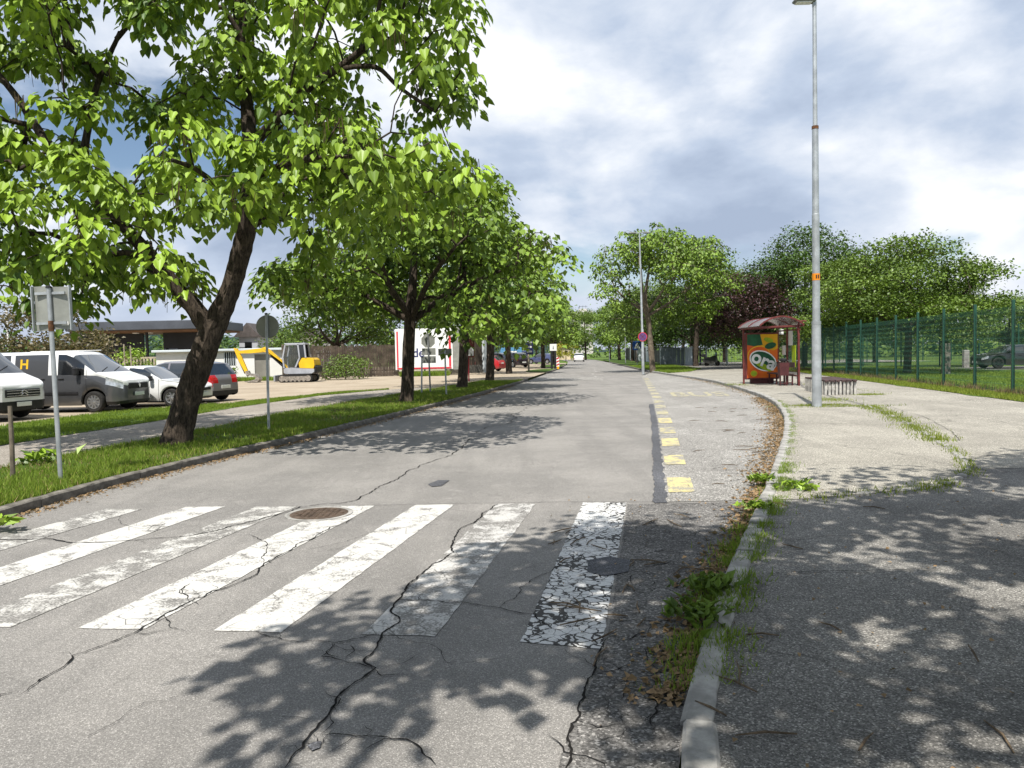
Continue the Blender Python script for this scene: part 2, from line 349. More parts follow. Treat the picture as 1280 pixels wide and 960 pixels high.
class MB:
    def __init__(s): s.V = []; s.F = []
    def add(s, vs, fs):
        n = len(s.V); s.V += [tuple(v) for v in vs]; s.F += [tuple(i + n for i in f) for f in fs]; return s
    def box(s, c, d, rz=0.0, M=None):
        x, y, z = d[0] / 2, d[1] / 2, d[2] / 2
        vs = [Vector((a, b, e)) for a in (-x, x) for b in (-y, y) for e in (-z, z)]
        R = M or Matrix.Rotation(rz, 3, 'Z')
        vs = [R @ v + Vector(c) for v in vs]
        return s.add(vs, [(0, 1, 3, 2), (4, 6, 7, 5), (0, 4, 5, 1), (2, 3, 7, 6), (0, 2, 6, 4), (1, 5, 7, 3)])
    def bbox(s, c, d, b=0.01, rz=0.0):
        """box with chamfered edges"""
        x, y, z = d[0] / 2, d[1] / 2, d[2] / 2; b = min(b, x * .9, y * .9, z * .9); R = Matrix.Rotation(rz, 3, 'Z')
        rings = []
        for zz, ins in ((-z, b), (-z + b, 0), (z - b, 0), (z, b)):
            X, Y = x - ins, y - ins
            rings.append([(X, Y - b, zz), (X - b, Y, zz), (-X + b, Y, zz), (-X, Y - b, zz), (-X, -Y + b, zz), (-X + b, -Y, zz), (X - b, -Y, zz), (X, -Y + b, zz)])
        vs = [R @ Vector(v) + Vector(c) for r in rings for v in r]; fs = []
        for k in range(3):
            for i in range(8): a = k * 8 + i; bb = k * 8 + (i + 1) % 8; fs.append((a, bb, bb + 8, a + 8))
        fs.append(tuple(range(7, -1, -1))); fs.append(tuple(range(24, 32)))
        return s.add(vs, fs)
    def bar(s, a, b, w, h=None, up=(0, 0, 1)):
        a, b = Vector(a), Vector(b); h = h or w; d = (b - a); L = d.length; d.normalize()
        u = Vector(up)
        if abs(d.dot(u)) > 0.98: u = Vector((0, 1, 0))
        x = d.cross(u).normalized(); z = x.cross(d).normalized()
        vs = [p + x * (sx * w / 2) + z * (sz * h / 2) for p in (a, b) for sx, sz in ((-1, -1), (1, -1), (1, 1), (-1, 1))]
        return s.add(vs, [(3, 2, 1, 0), (4, 5, 6, 7), (0, 1, 5, 4), (1, 2, 6, 5), (2, 3, 7, 6), (3, 0, 4, 7)])
    def tube(s, pts, rad, n=8, cap=True, ridge=0.0, seed=0):
        pts = [Vector(p) for p in pts]; m = len(pts)
        if isinstance(rad, (int, float)): rad = [rad] * m
        rr = random.Random(seed); u = None; vs = []; ph = [rr.uniform(0.75, 1.25) for _ in range(n)]
        for i in range(m):
            d = (pts[min(i + 1, m - 1)] - pts[max(i - 1, 0)])
            d = d.normalized() if d.length > 1e-9 else Vector((0, 0, 1))
            if u is None:
                u = Vector((1, 0, 0)) if abs(d.x) < 0.9 else Vector((0, 1, 0))
            u = (u - d * u.dot(d)).normalized(); w = d.cross(u)
            for k in range(n):
                a = 2 * PI * k / n; r = rad[i]
                if ridge: r *= 1 + ridge * ((ph[k] - 1) * 2.0 + rr.uniform(-0.45, 0.45))
                vs.append(pts[i] + (u * math.cos(a) + w * math.sin(a)) * r)
        fs = [(i * n + k, i * n + (k + 1) % n, (i + 1) * n + (k + 1) % n, (i + 1) * n + k) for i in range(m - 1) for k in range(n)]
        if cap: fs.append(tuple(range(n - 1, -1, -1))); fs.append(tuple(range((m - 1) * n, m * n)))
        return s.add(vs, fs)
    def lathe(s, prof, c=(0, 0, 0), n=16, axis='Z', a0=0.0):
        vs = []
        for r, h in prof:
            for k in range(n):
                a = a0 + 2 * PI * k / n; p = (r * math.cos(a), r * math.sin(a), h)
                if axis == 'Y': p = (p[0], h, p[1])
                if axis == 'X': p = (h, p[0], p[1])
                vs.append(Vector(p) + Vector(c))
        m = len(prof); fs = [(i * n + k, i * n + (k + 1) % n, (i + 1) * n + (k + 1) % n, (i + 1) * n + k) for i in range(m - 1) for k in range(n)]
        fs.append(tuple(range(n - 1, -1, -1))); fs.append(tuple(range((m - 1) * n, m * n)))
        return s.add(vs, fs)
    def prism(s, poly, t0, t1, axis='Y'):
        """poly of (a, b) pushed along an axis: Y -> (a, t, b), Z -> (a, b, t), X -> (t, a, b)"""
        f = {'Y': lambda p, t: (p[0], t, p[1]), 'Z': lambda p, t: (p[0], p[1], t), 'X': lambda p, t: (t, p[0], p[1])}[axis]
        n = len(poly); vs = [f(p, t) for t in (t0, t1) for p in poly]
        fs = [tuple(range(n - 1, -1, -1)), tuple(range(n, 2 * n))] + [(i, (i + 1) % n, n + (i + 1) % n, n + i) for i in range(n)]
        return s.add(vs, fs)
    def build(s, name, mat, parent=None, smooth=False, loc=None, rz=None, fix=True):
        me = raw_mesh(name, np.array(s.V), s.F, smooth=smooth)
        if fix:
            import bmesh
            b = bmesh.new(); b.from_mesh(me); bmesh.ops.recalc_face_normals(b, faces=b.faces); b.to_mesh(me); b.free()
        if smooth:
            try: me.set_sharp_from_angle(angle=math.radians(38))
            except Exception: pass
        return link(name, me, mat, parent, loc, rz)

def text_mesh(body, size, mat, name, parent, M, extrude=0.002, bold=0.0):
    cu = bpy.data.curves.new(name, 'FONT'); cu.body = body; cu.size = size; cu.extrude = extrude; cu.align_x = 'CENTER'; cu.align_y = 'CENTER'; cu.offset = bold
    t = bpy.data.objects.new(name + '_tmp', cu); COL.objects.link(t)
    dg = bpy.context.evaluated_depsgraph_get(); me = bpy.data.meshes.new_from_object(t.evaluated_get(dg))
    bpy.data.objects.remove(t); me.materials.clear(); me.name = name
    me.transform(M); return link(name, me, mat, parent)

def interp(tab, y):
    ys = [t[0] for t in tab]; xs = [t[1] for t in tab]; return float(np.interp(y, ys, xs))
def smooth_tab(tab, step=0.5):
    """monotone curve through a table, resampled"""
    ys = np.array([t[0] for t in tab], float); xs = np.array([t[1] for t in tab], float)
    q = np.arange(ys[0], ys[-1] + step, step); v = np.interp(q, ys, xs)
    k = np.array([1, 2, 3, 4, 3, 2, 1.0]); k /= k.sum()
    vp = np.concatenate([[v[0] - (v[3 - i] - v[0]) for i in range(3)], v, [v[-1] + (v[-1] - v[-2 - i]) for i in range(3)]])
    return list(zip(q, np.convolve(vp, k, 'valid')))
def strip(name, fl, fr, y0, y1, z, mat, dy=1.0, nx=1, parent=None):
    """sheet between two edge curves; z is a number or z(Y)"""
    ys = list(np.arange(y0, y1, dy)) + [y1]; V = []; F = []
    for y in ys:
        a, b = fl(y), fr(y); zz = z(y) if callable(z) else z
        for i in range(nx + 1): V.append((a + (b - a) * i / nx, y, zz))
    w = nx + 1
    for r in range(len(ys) - 1):
        for i in range(nx): F.append((r * w + i, r * w + i + 1, (r + 1) * w + i + 1, (r + 1) * w + i))
    return link(name, raw_mesh(name, np.array(V), F), mat, parent)
def sheet(name, pts, z, mat, parent=None):
    V = [(p[0], p[1], z if len(p) < 3 else p[2]) for p in pts]
    a = sum(V[i][0] * V[(i + 1) % len(V)][1] - V[(i + 1) % len(V)][0] * V[i][1] for i in range(len(V)))
    if a < 0: V = V[::-1]
    return link(name, raw_mesh(name, np.array(V), [tuple(range(len(V)))]), mat, parent)
def repeat_mesh(name, T, template, rnd=None, smooth=False):
    """T (n,k,3) vertices of n copies of a template of faces"""
    n, k = T.shape[:2]; off = np.arange(n)[:, None] * k
    lt = np.concatenate([np.array(f) for f in template]); tot = len(lt)
    st = np.cumsum([0] + [len(f) for f in template])[:-1]
    loops = (off + lt[None, :]).ravel(); starts = (np.arange(n)[:, None] * tot + st[None, :]).ravel()
    r = None if rnd is None else np.repeat(rnd, k)
    return raw_mesh(name, T.reshape(-1, 3), loops=loops, starts=starts, smooth=smooth, rnd=r)

# ------------------------------------------------------------------ plants
HEART = np.array([(0, 0, 0), (-.20, -.10, .05), (-.42, .20, .10), (-.27, .62, .02), (0, 1, -.16), (.27, .62, .02), (.42, .20, .10), (.20, -.10, .05)], float)
HEART_F = [(0, 4, 3, 2, 1), (0, 7, 6, 5, 4)]
KITE = np.array([(0, 0, 0), (-.36, .42, .06), (0, 1, -.10), (.36, .42, .06)], float)
KITE_F = [(0, 2, 1), (0, 3, 2)]
def place(tmpl, P, D, N, S):
    """n copies of a leaf template: at P, pointing along D, facing N, of length S"""
    D = D / np.linalg.norm(D, axis=1, keepdims=True)
    X = np.cross(D, N); X /= np.linalg.norm(X, axis=1, keepdims=True) + 1e-9
    Z = np.cross(X, D)
    return P[:, None, :] + S[:, None, None] * (tmpl[None, :, 0, None] * X[:, None, :] + tmpl[None, :, 1, None] * D[:, None, :] + tmpl[None, :, 2, None] * Z[:, None, :])

def sample_centres(blobs, n, spacing, rng, shell=0.55):
    """cluster centres spread through the crown's ellipsoids, denser towards the outside"""
    vol = np.array([r[0] * r[1] * r[2] for _, r in blobs]) ** 0.75; vol = vol / vol.sum(); out = []
    tries = 0
    while len(out) < n and tries < n * 60:
        tries += 1
        c, r = blobs[rng.choice(len(blobs), p=vol)]
        d = rng.normal(size=3); d /= np.linalg.norm(d); rad = shell + (1 - shell) * rng.random() ** 0.6 if rng.random() < 0.8 else rng.random()
        p = np.array(c) + d * np.array(r) * rad
        if d[2] < -0.3 and rng.random() < 0.45: continue
        if out and np.min(np.linalg.norm(np.array(out) - p, axis=1)) < spacing: continue
        out.append(p)
    return np.array(out)

def grow(initial, centres):
    """join every cluster to the nearest limb: points with parents"""
    P = []; par = []; plen = []
    for line in initial:
        for i, p in enumerate(line):
            p = np.array(p, float)
            if not P: P.append(p); par.append(-1); plen.append(0.0); prev = 0; continue
            if i == 0:
                j = int(np.argmin(np.linalg.norm(np.array(P) - p, axis=1))); prev = j; continue
            P.append(p); par.append(prev); plen.append(plen[prev] + np.linalg.norm(p - P[prev])); prev = len(P) - 1
    ninit = len(P); A = np.array(P)
    order = np.argsort([np.min(np.linalg.norm(A - c, axis=1)) for c in centres]); tips = []
    cap = ninit + len(centres) * 14; B = np.zeros((cap, 3)); B[:ninit] = A; PL = np.zeros(cap); PL[:ninit] = plen; m = ninit
    ok_from = max(1, int(len(initial[0]) * 0.55))
    for ci in order:
        c = centres[ci]; d = np.linalg.norm(B[:m] - c, axis=1); cost = d + 0.22 * PL[:m] + 0.35 * np.maximum(0, B[:m, 2] - c[2]); cost[:ok_from] += 50
        j = int(np.argmin(cost)); L = d[j]; k = max(2, min(10, int(L / 0.35))); a = B[j].copy(); prev = j
        jit = RNG.normal(size=(k + 1, 3)) * 0.05 * min(1, L)
        for t in range(1, k + 1):
            u = t / k; p = a + (c - a) * u; p[2] += 0.14 * L * math.sin(PI * u) * (1 if u < 1 else 0)
            if t < k: p = p + jit[t]
            B[m] = p; PL[m] = PL[prev] + L / k; par.append(prev); prev = m; m += 1
        tips.append(prev)
    return B[:m], par, ninit, tips

def frusta(P0, P1, R0, R1, n=5):
    d = P1 - P0; L = np.linalg.norm(d, axis=1, keepdims=True) + 1e-9; d = d / L
    u = np.where(np.abs(d[:, 2:3]) > 0.9, np.array([[1.0, 0, 0]]), np.array([[0, 0, 1.0]])); x = np.cross(d, u); x /= np.linalg.norm(x, axis=1, keepdims=True); y = np.cross(d, x)
    a = np.arange(n) * 2 * PI / n
    ring = x[:, None, :] * np.cos(a)[None, :, None] + y[:, None, :] * np.sin(a)[None, :, None]
    return np.concatenate([P0[:, None, :] + ring * R0[:, None, None], P1[:, None, :] + ring * R1[:, None, None]], axis=1)

def tree(name, label, base, trunk, limbs, blobs, n=160, leaves=26, size=0.26, style='catalpa', leaf='leaf_catalpa', bark='bark', spacing=0.55,
         group=None, seed=1, detail=False, pods=0, singles=0, centres=None, twig=0.012, spread=0.5, shell=0.55, gaps=()):
    """a tree: trunk and limbs as polylines of (x, y, z, r) about the base, crown of leaf clusters in ellipsoids about the base"""
    rng = np.random.default_rng(seed)
    t = thing(name, label, 'tree', base, group=group)
    mb = MB(); init = []
    for i, line in enumerate([trunk] + limbs):
        pts = [Vector(q[:3]) for q in line]; rad = [q[3] for q in line]
        # smooth the polyline
        fine = []; fr = []
        for a in range(len(pts) - 1):
            p0, p1, p2, p3 = pts[max(a - 1, 0)], pts[a], pts[a + 1], pts[min(a + 2, len(pts) - 1)]
            st = max(3, int((p2 - p1).length / (0.12 if detail else 0.3)))
            for q in range(st):
                u = q / st
                fine.append(0.5 * ((2 * p1) + (p2 - p0) * u + (2 * p0 - 5 * p1 + 4 * p2 - p3) * u * u + (3 * p1 - p0 - 3 * p2 + p3) * u ** 3)); fr.append(rad[a] + (rad[a + 1] - rad[a]) * u)
        fine.append(pts[-1]); fr.append(rad[-1])
        mb.tube(fine, fr, 18 if detail else 10, True, 0.16 if detail else 0.10, seed + i)
        init.append([tuple(p) for p in fine[::(3 if detail else 1)]])
    mb.build('trunk', bark, t, smooth=True, fix=False)
    C = sample_centres(blobs, n, spacing, rng, shell) if centres is None else np.asarray(centres, float)
    if gaps:                      # openings in the crown where the sky shows through
        def shut(c):
            q = Vector(c) + Vector(base) - Vector((0, 0, CAMH)); w = q.dot(_f); x = 640 + FPX * q.dot(_r) / w; y = 480 - FPX * q.dot(_u) / w
            return any((x - a) ** 2 + (y - b) ** 2 < r * r for a, b, r in gaps)
        C = np.array([c for c in C if not shut(c)])
    P, par, ni, tips = grow(init, C); par = np.array(par); m = len(P)
    cnt = np.zeros(m); cnt[tips] = 1
    for i in range(m - 1, ni - 1, -1): cnt[par[i]] += cnt[i]
    R = twig * np.maximum(cnt, 0.6) ** 0.5
    idx = np.arange(ni, m); R0 = np.minimum(R[par[idx]], R[idx] * 1.25); R0 = np.where(par[idx] < ni, R[idx] * 1.1, R0)
    fr_ = frusta(P[par[idx]], P[idx], R0, R[idx])
    tag(link('branches', repeat_mesh('branches', fr_, [(k, (k + 1) % 5, 5 + (k + 1) % 5, 5 + k) for k in range(5)], smooth=True), bark, t), kind='stuff')
    # leaves
    nC = len(C); k = rng.poisson(leaves, nC) + 3; own = np.repeat(np.arange(nC), k); tot = len(own)
    az = rng.random(tot) * 2 * PI; rr = spread * np.sqrt(rng.random(tot)); hor = np.stack([np.cos(az), np.sin(az), np.zeros(tot)], 1)
    top = C[own]
    if style == 'catalpa':
        Pp = top + hor * rr[:, None]; Pp[:, 2] += 0.16 - 0.65 * rr ** 2 / spread - np.abs(rng.normal(size=tot)) * 0.26 * spread / 0.5
        dn = np.radians(rng.uniform(18, 72, tot)); D = hor * np.cos(dn)[:, None]; D[:, 2] = -np.sin(dn)
        N = np.array([0, 0, 1.0]) + hor * 0.3 + rng.normal(size=(tot, 3)) * 0.28
        tm, tf = (HEART, HEART_F) if detail else (KITE * [1.18, 1, 1], KITE_F); S = size * rng.uniform(0.55, 1.2, tot)
    else:
        flat = 0.38 if style == 'layer' else 0.75
        Pp = top + rng.normal(size=(tot, 3)) * np.array([spread * .62, spread * .62, spread * flat * .62])
        dn = np.radians(rng.uniform(-30, 60, tot)); D = hor * np.cos(dn)[:, None]; D[:, 2] = -np.sin(dn)
        N = np.array([0, 0, 1.0]) + rng.normal(size=(tot, 3)) * 0.5; tm, tf = KITE, KITE_F; S = size * rng.uniform(0.6, 1.25, tot)
    T = place(tm, Pp, D, N, S); rnd = np.clip(0.5 + 0.18 * rng.normal(size=nC)[own] + 0.17 * rng.normal(size=tot), 0, 1)
    keep = np.ones(tot, bool)
    if singles:
        B = np.array(base); q = Pp + B; dist = np.linalg.norm(q - np.array([0, 0, CAMH]), axis=1)
        vis = np.array([in_view(v, 0.98) for v in q]); cand = np.where(vis)[0]; pick = cand[np.argsort(dist[cand])[:singles]]; keep[pick] = False
        protos = []
        for v in range(6):
            protos.append(raw_mesh('leaf', HEART * np.array([1, 1, rng.uniform(0.5, 1.8)]), HEART_F, rnd=np.full(8, 0.25 + 0.12 * v))); protos[-1].materials.append(MATS[leaf])
        for j in pick:
            d = D[j] / np.linalg.norm(D[j]); x = np.cross(d, N[j]); x /= np.linalg.norm(x); z = np.cross(x, d)
            o = bpy.data.objects.new('leaf', protos[int(np.clip((rnd[j] - 0.25) / 0.12, 0, 5))]); COL.objects.link(o); o.parent = t
            s = S[j]; o.matrix_local = Matrix(((x[0] * s, d[0] * s, z[0] * s, Pp[j][0]), (x[1] * s, d[1] * s, z[1] * s, Pp[j][1]), (x[2] * s, d[2] * s, z[2] * s, Pp[j][2]), (0, 0, 0, 1)))
    tag(link('crown', repeat_mesh('crown', T[keep], tf, rnd[keep]), leaf, t), kind='stuff')
    if pods:
        ci = rng.integers(0, nC, pods); kk = np.repeat(ci, 7); m2 = len(kk); q = C[kk] + rng.normal(size=(m2, 3)) * np.array([.09, .09, .05]) + np.repeat(rng.normal(size=(pods, 3)) * [.22, .22, .0], 7, axis=0); q[:, 2] -= 0.12
        L = rng.uniform(0.22, 0.46, m2); e = q + rng.normal(size=(m2, 3)) * 0.03; e[:, 2] -= L; rr_ = np.full(m2, 0.0075)
        tag(link('seed_pods', repeat_mesh('seed_pods', frusta(q, e, rr_, rr_ * 0.6, 3), [(a, (a + 1) % 3, 3 + (a + 1) % 3, 3 + a) for a in range(3)]), 'pod', t), kind='stuff')
    return t

def blades(name, pts, h, mat, label, cat, lean=0.5, w=0.006, seed=3, parent=None):
    """upright grass blades, one triangle each, at points (n,3)"""
    rng = np.random.default_rng(seed); P = np.asarray(pts, float); n = len(P); a = rng.random(n) * 2 * PI
    side = np.stack([np.cos(a), np.sin(a), np.zeros(n)], 1); H = h * rng.uniform(0.45, 1.35, n) if np.isscalar(h) else h * rng.uniform(0.6, 1.3, n)
    b = rng.random(n) * 2 * PI; ln = (rng.random(n) * lean)[:, None] * H[:, None]
    tip = P + np.stack([np.cos(b), np.sin(b), np.zeros(n)], 1) * ln; tip[:, 2] += H
    W = (w * rng.uniform(0.7, 1.5, n))[:, None]
    T = np.stack([P - side * W, P + side * W, tip], 1)
    o = link(name, repeat_mesh(name, T, [(0, 1, 2)], np.clip(0.5 + 0.25 * rng.normal(size=n), 0, 1)), mat, parent)
    return tag(o, label, cat, kind='stuff') if parent is None else tag(o, kind='stuff')
def flakes(name, pts, size, mat, label, cat, seed=5):
    """flat litter: small curled leaf bits on the ground"""
    rng = np.random.default_rng(seed); P = np.asarray(pts, float); n = len(P); a = rng.random(n) * 2 * PI
    D = np.stack([np.cos(a), np.sin(a), rng.normal(size=n) * 0.2], 1); N = np.array([0, 0, 1.0]) + rng.normal(size=(n, 3)) * 0.45
    P = P + np.array([0, 0, 0.008]); S = size * rng.uniform(0.4, 1.3, n)
    o = link(name, repeat_mesh(name, place(KITE * [1, 1, 1.5], P, D, N, S), KITE_F, rng.random(n)), mat)
    return tag(o, label, cat, kind='stuff')
# ------------------------------------------------------------------ the setting
LKT = smooth_tab([(-40, -7.0), (0, -6.0), (5, -5.75), (8, -5.62), (10.3, -5.5), (12.9, -5.0), (15.2, -4.40), (18.2, -3.8), (21.5, -3.1), (31.3, -1.3), (42.8, .5), (48.9, 1.3), (65.4, 3.4), (77, 4.85), (100, 7.2), (131, 9.6), (160, 10.5), (240, 8)])
RKT = smooth_tab([(-40, .1), (0, .3), (3, .53), (3.9, .88), (4.55, 1.13), (5.5, 1.5), (6.6, 1.95), (7.5, 2.36), (9.25, 3.07), (11.55, 4.0), (14.67, 5.2), (17.9, 6.35), (22.1, 7.6), (26.15, 8.45), (31.5, 9.25), (37.75, 10.0), (43.3, 10.3), (49.3, 10.3), (57, 10.45), (64.6, 10.8), (82, 12.0), (113, 14.2), (135, 15.6), (160, 16.6), (240, 14)])
SMT = [(8.5, 1.6), (11.4, 2.12), (17.6, 3.23), (26.1, 4.67), (36, 6.2), (50.6, 8.44), (57, 10.3)]
PNT = [(-40, -9.6), (0, -8.5), (11.7, -7.9), (15.7, -7.25), (20.9, -6.8), (24.8, -6.2), (29.3, -5.2), (38.2, -3.2), (44, -1.9), (60, 0.6)]
PFT = [(-40, -12.6), (0, -10.9), (15.1, -10.1), (20.5, -9.45), (25.7, -9.1), (32, -8.0), (35.4, -6.4), (38, -4.6)]
GFT = [(-40, -14.6), (18, -13.4), (23.9, -12.7), (25.7, -11.8), (28, -10.0), (34.5, -7.6), (36.5, -5.6)]
LK = lambda y: interp(LKT, y); RK = lambda y: interp(RKT, y); SM = lambda y: interp(SMT, y)
PN = lambda y: interp(PNT, y); PF = lambda y: interp(PFT, y); GF = lambda y: interp(GFT, y)
def zr(y): u = min(1, max(0, (y - 4.0) / 8.0)); u = u * u * (3 - 2 * u); return 0.035 + 0.085 * u
FX = lambda y: 15.0 + (y - 23.0) / math.tan(math.radians(81))     # the green fence

def structure(o): o['kind'] = 'structure'; return o
gr = sheet('ground', [(-2500, -600), (2500, -600), (2500, 3500), (-2500, 3500)], -0.06, 'field_grass'); structure(gr)
road = structure(strip('road', LK, RK, -40, 240, 0.0, 'asphalt', 1.0, 2))
bay = structure(strip('bus_bay', lambda y: SM(y) + 0.09, lambda y: RK(y) - 0.002, 8.5, 56.5, 0.006, 'bay', 0.5))
strip('tar_joint', lambda y: SM(y) - 0.045 - 0.012 * math.sin(y * 3.1) - 0.012 * math.sin(y * 17.7), lambda y: SM(y) + 0.10 + 0.018 * math.sin(y * 9.3) + 0.012 * math.sin(y * 23), 8.45, 24, 0.009, 'tar', 0.12, 1, road)
structure(strip('gutter_asphalt', lambda y: interp([(-10, -0.35), (3, .12), (4.3, .5), (8.55, 1.27)], y), lambda y: RK(y) - 0.004, -10, 8.42, 0.004, 'asphalt_old', 0.4))
dirt = structure(strip('dirt_lot', lambda y: -75.0, lambda y: LK(y) - 0.16, -40, 110, 0.080, 'dirt', 1.0))
path = structure(strip('footpath', PF, PN, -40, 37.5, 0.088, 'path', 1.0))
verge = structure(strip('grass_verge', lambda y: PN(y) + 0.05 * math.sin(y * 2.3), lambda y: LK(y) - 0.15, -40, 45, 0.105, 'grass_soil', 0.5, 2))
gv2 = structure(strip('grass_strip', lambda y: GF(y) + 0.12 * math.sin(y * 1.7), lambda y: PF(y) + 0.06 * math.sin(y * 2.9), -40, 36.4, 0.096, 'grass_soil', 0.5))
pav = structure(strip('pavement', lambda y: RK(y) + 0.13, lambda y: FX(y) - 1.1 if y > 10 else 14.0, -40, 72, zr, 'walk_asphalt', 0.5, 2))
# the light platform of the bus stop, bounded by the sett kerb
CBT = [(1080, 508), (1100, 516), (1130, 530), (1160, 548), (1185, 564), (1200, 577), (1205, 590), (1185, 603), (1150, 609), (1120, 612), (1050, 618), (985, 622)]
cb = [g(x, y, 0.1) for x, y in CBT]
plat_r = sorted([(p.y, p.x) for p in cb[:6]]) + [(24, 9.9), (30, 11.3), (45, 16.5), (60, 17.5)]
structure(strip('bus_platform', lambda y: RK(y) + 0.135, lambda y: interp([(8.1, 3.0), (8.25, 3.6), (8.45, 4.25), (8.82, 5.0), (9.5, 5.6)] + plat_r, y), 8.12, 58, lambda y: zr(y) + 0.006, 'pavement', 0.25, 2))
# sunlit plaza right of the sett kerb
structure(strip('plaza', lambda y: interp([(9.6, 5.75)] + plat_r, y) + 0.12, lambda y: FX(y) - 1.15 if y > 10 else 13.9, 9.7, 44, lambda y: zr(y) + 0.004, 'pavement', 0.25, 2))
rg = structure(strip('fence_verge', lambda y: FX(y) - 1.1 + 0.08 * math.sin(y * 2.1) - 0.1 * math.sin(y * 0.9), lambda y: FX(y) + 60, 10, 72, 0.135, 'field_grass', 0.5))
isl = structure(strip('roadside_verge', lambda y: RK(y) + 0.14, lambda y: RK(y) + interp([(51.5, 0.2), (54, 2.2), (60, 4.2), (80, 4.5), (140, 5)], y), 51.5, 140, 0.13, 'grass_soil', 0.5))
yard = structure(strip('gate_yard', lambda y: RK(y) + 0.2, lambda y: 40.0, 72, 90, 0.11, 'pavement', 1.0))
lane = structure(sheet('parking_lane', [(24, 44.5), (70, 42), (70, 50.2), (26, 50.2)], 0.145, 'asphalt_old'))
for nm, y0, y1, w in (('grass_island', 61, 74.5, 2.2), ('grass_island', 79, 100, 2.6)):
    structure(strip(nm, lambda y, a=y0, b=y1, ww=w: LK(y) - 0.16 - ww * math.sin(PI * min(1, max(0, (y - a + 0.2) / (b - a + 0.4)))) ** 0.5, lambda y: LK(y) - 0.155, y0, y1, 0.11, 'grass_soil', 0.5))

# hills on the left horizon
hv = []; hf = []; nx = 90; rows = [(1000, 0), (1060, .35), (1120, .7), (1180, .95), (1260, 1.0), (1400, .6)]
hr = np.random.default_rng(4)
for Y, f in rows:
    for i in range(nx):
        X = -900 + i * 12
        hgt = 30 + 14 * math.sin(X * .011 + 1.0) + 9 * math.sin(X * .031) + 7 * math.sin(X * .09 + Y)
        hv.append((X, Y + hr.uniform(-15, 15), max(0, f * hgt * min(1, max(0, (X + 900) / 60), (180 - X) / 250) + hr.uniform(-3, 3) * f)))
for r in range(len(rows) - 1):
    for i in range(nx - 1): hf.append((r * nx + i, r * nx + i + 1, (r + 1) * nx + i + 1, (r + 1) * nx + i))
structure(link('hills', raw_mesh('hills', np.array(hv), hf, smooth=False), 'forest'))

# ---- kerbs: every stone a piece
def stone_mesh(w, h, L, seed, mat):
    rr = random.Random(seed); mb = MB(); b = 0.018; xs = np.linspace(-L / 2, L / 2, 6)
    sec = [(-w / 2, -h), (w / 2, -h), (w / 2, -b), (w / 2 - b, 0), (-w / 2 + b, 0), (-w / 2, -b)]
    V = []
    for x in xs:
        for (a, z) in sec: V.append((a + rr.uniform(-.006, .006), x, z + rr.uniform(-.006, .004)))
    F = [(i * 6 + k, i * 6 + (k + 1) % 6, (i + 1) * 6 + (k + 1) % 6, (i + 1) * 6 + k) for i in range(5) for k in range(6)]
    F += [tuple(range(5, -1, -1)), tuple(range(30, 36))]
    mb.add(V, F); o = mb.build('tmp', mat); me = o.data; me.name = 'kerb_stone'; bpy.data.objects.remove(o); return me
def kerb(name, f, y0, y1, side, ztop, w, mat, L=1.0, skip=lambda y: False, seed=0):
    bed = structure(strip(name, (lambda y: f(y) - w * .9) if side < 0 else (lambda y: f(y) + 0.004), (lambda y: f(y) - 0.004) if side < 0 else (lambda y: f(y) + w * .9), y0, y1, lambda y: -0.05, 'edge_soil', 0.5))
    ms = [stone_mesh(w, 0.25, L - 0.012, seed + i, mat) for i in range(5)]; y = y0; rr = random.Random(seed)
    while y < y1:
        dx = (f(y + L * .9) - f(y)); a = math.atan2(dx, L * .9); dy = L * math.cos(a); yc = y + dy / 2
        if not skip(yc):
            o = link('kerb_stone', rr.choice(ms), parent=bed); o.location = ((f(y) + f(y + dy)) / 2 + side * w / 2, yc, (ztop(yc) if callable(ztop) else ztop) + rr.uniform(-.008, .006))
            o.rotation_euler = (rr.uniform(-.006, .006), rr.uniform(-.02, .02), -a + rr.uniform(-.012, .012))
        y += dy
    return bed
kerb('verge_kerb', LK, 3.0, 46, -1, 0.118, 0.14, 'kerb_dark', seed=1)
kerb('bay_kerb', RK, 1.4, 60, 1, lambda y: zr(y) + 0.012, 0.15, 'kerb_concrete', seed=20, skip=lambda y: 3.95 < y < 4.3 or 4.85 < y < 5.25 or 5.9 < y < 6.2)
kerb('verge_kerb', RK, 60, 110, 1, 0.13, 0.14, 'kerb_dark', seed=40)
kerb('verge_kerb', LK, 61, 100, -1, 0.12, 0.14, 'kerb_dark', seed=50)
# setts round the platform
sb = structure(sheet('sett_bed', [(p.x - .01, p.y) for p in cb] + [(p.x + .12, p.y + .03) for p in cb[::-1]], 0.02, 'edge_soil'))
ms = []
for i in range(4):
    o = MB().bbox((0, 0, -0.06), (0.10, 0.15, 0.13), 0.014).build('tmp', 'kerb_concrete'); ms.append(o.data); o.data.name = 'sett'; bpy.data.objects.remove(o)
prev = None; acc = 0; rr = random.Random(3)
pl = []
for i in range(len(cb) - 1):
    n_ = 12
    for q in range(n_): pl.append(cb[i].lerp(cb[i + 1], q / n_))
acc = 0
for a, b in zip(pl, pl[1:]):
    acc += (b - a).length
    if acc > 0.165:
        acc = 0; d = b - a
        if 12.4 < a.y < 19 and rr.random() < 0.75: continue
        if a.x < 4.6 and rr.random() < 0.55: continue
        o = link('sett', rr.choice(ms), parent=sb); o.location = (a.x + .05, a.y, zr(a.y) + 0.020 + rr.uniform(-.006, .006)); o.rotation_euler = (rr.uniform(-.05, .05), rr.uniform(-.05, .05), math.atan2(d.y, d.x) - PI / 2 + rr.uniform(-.1, .1))

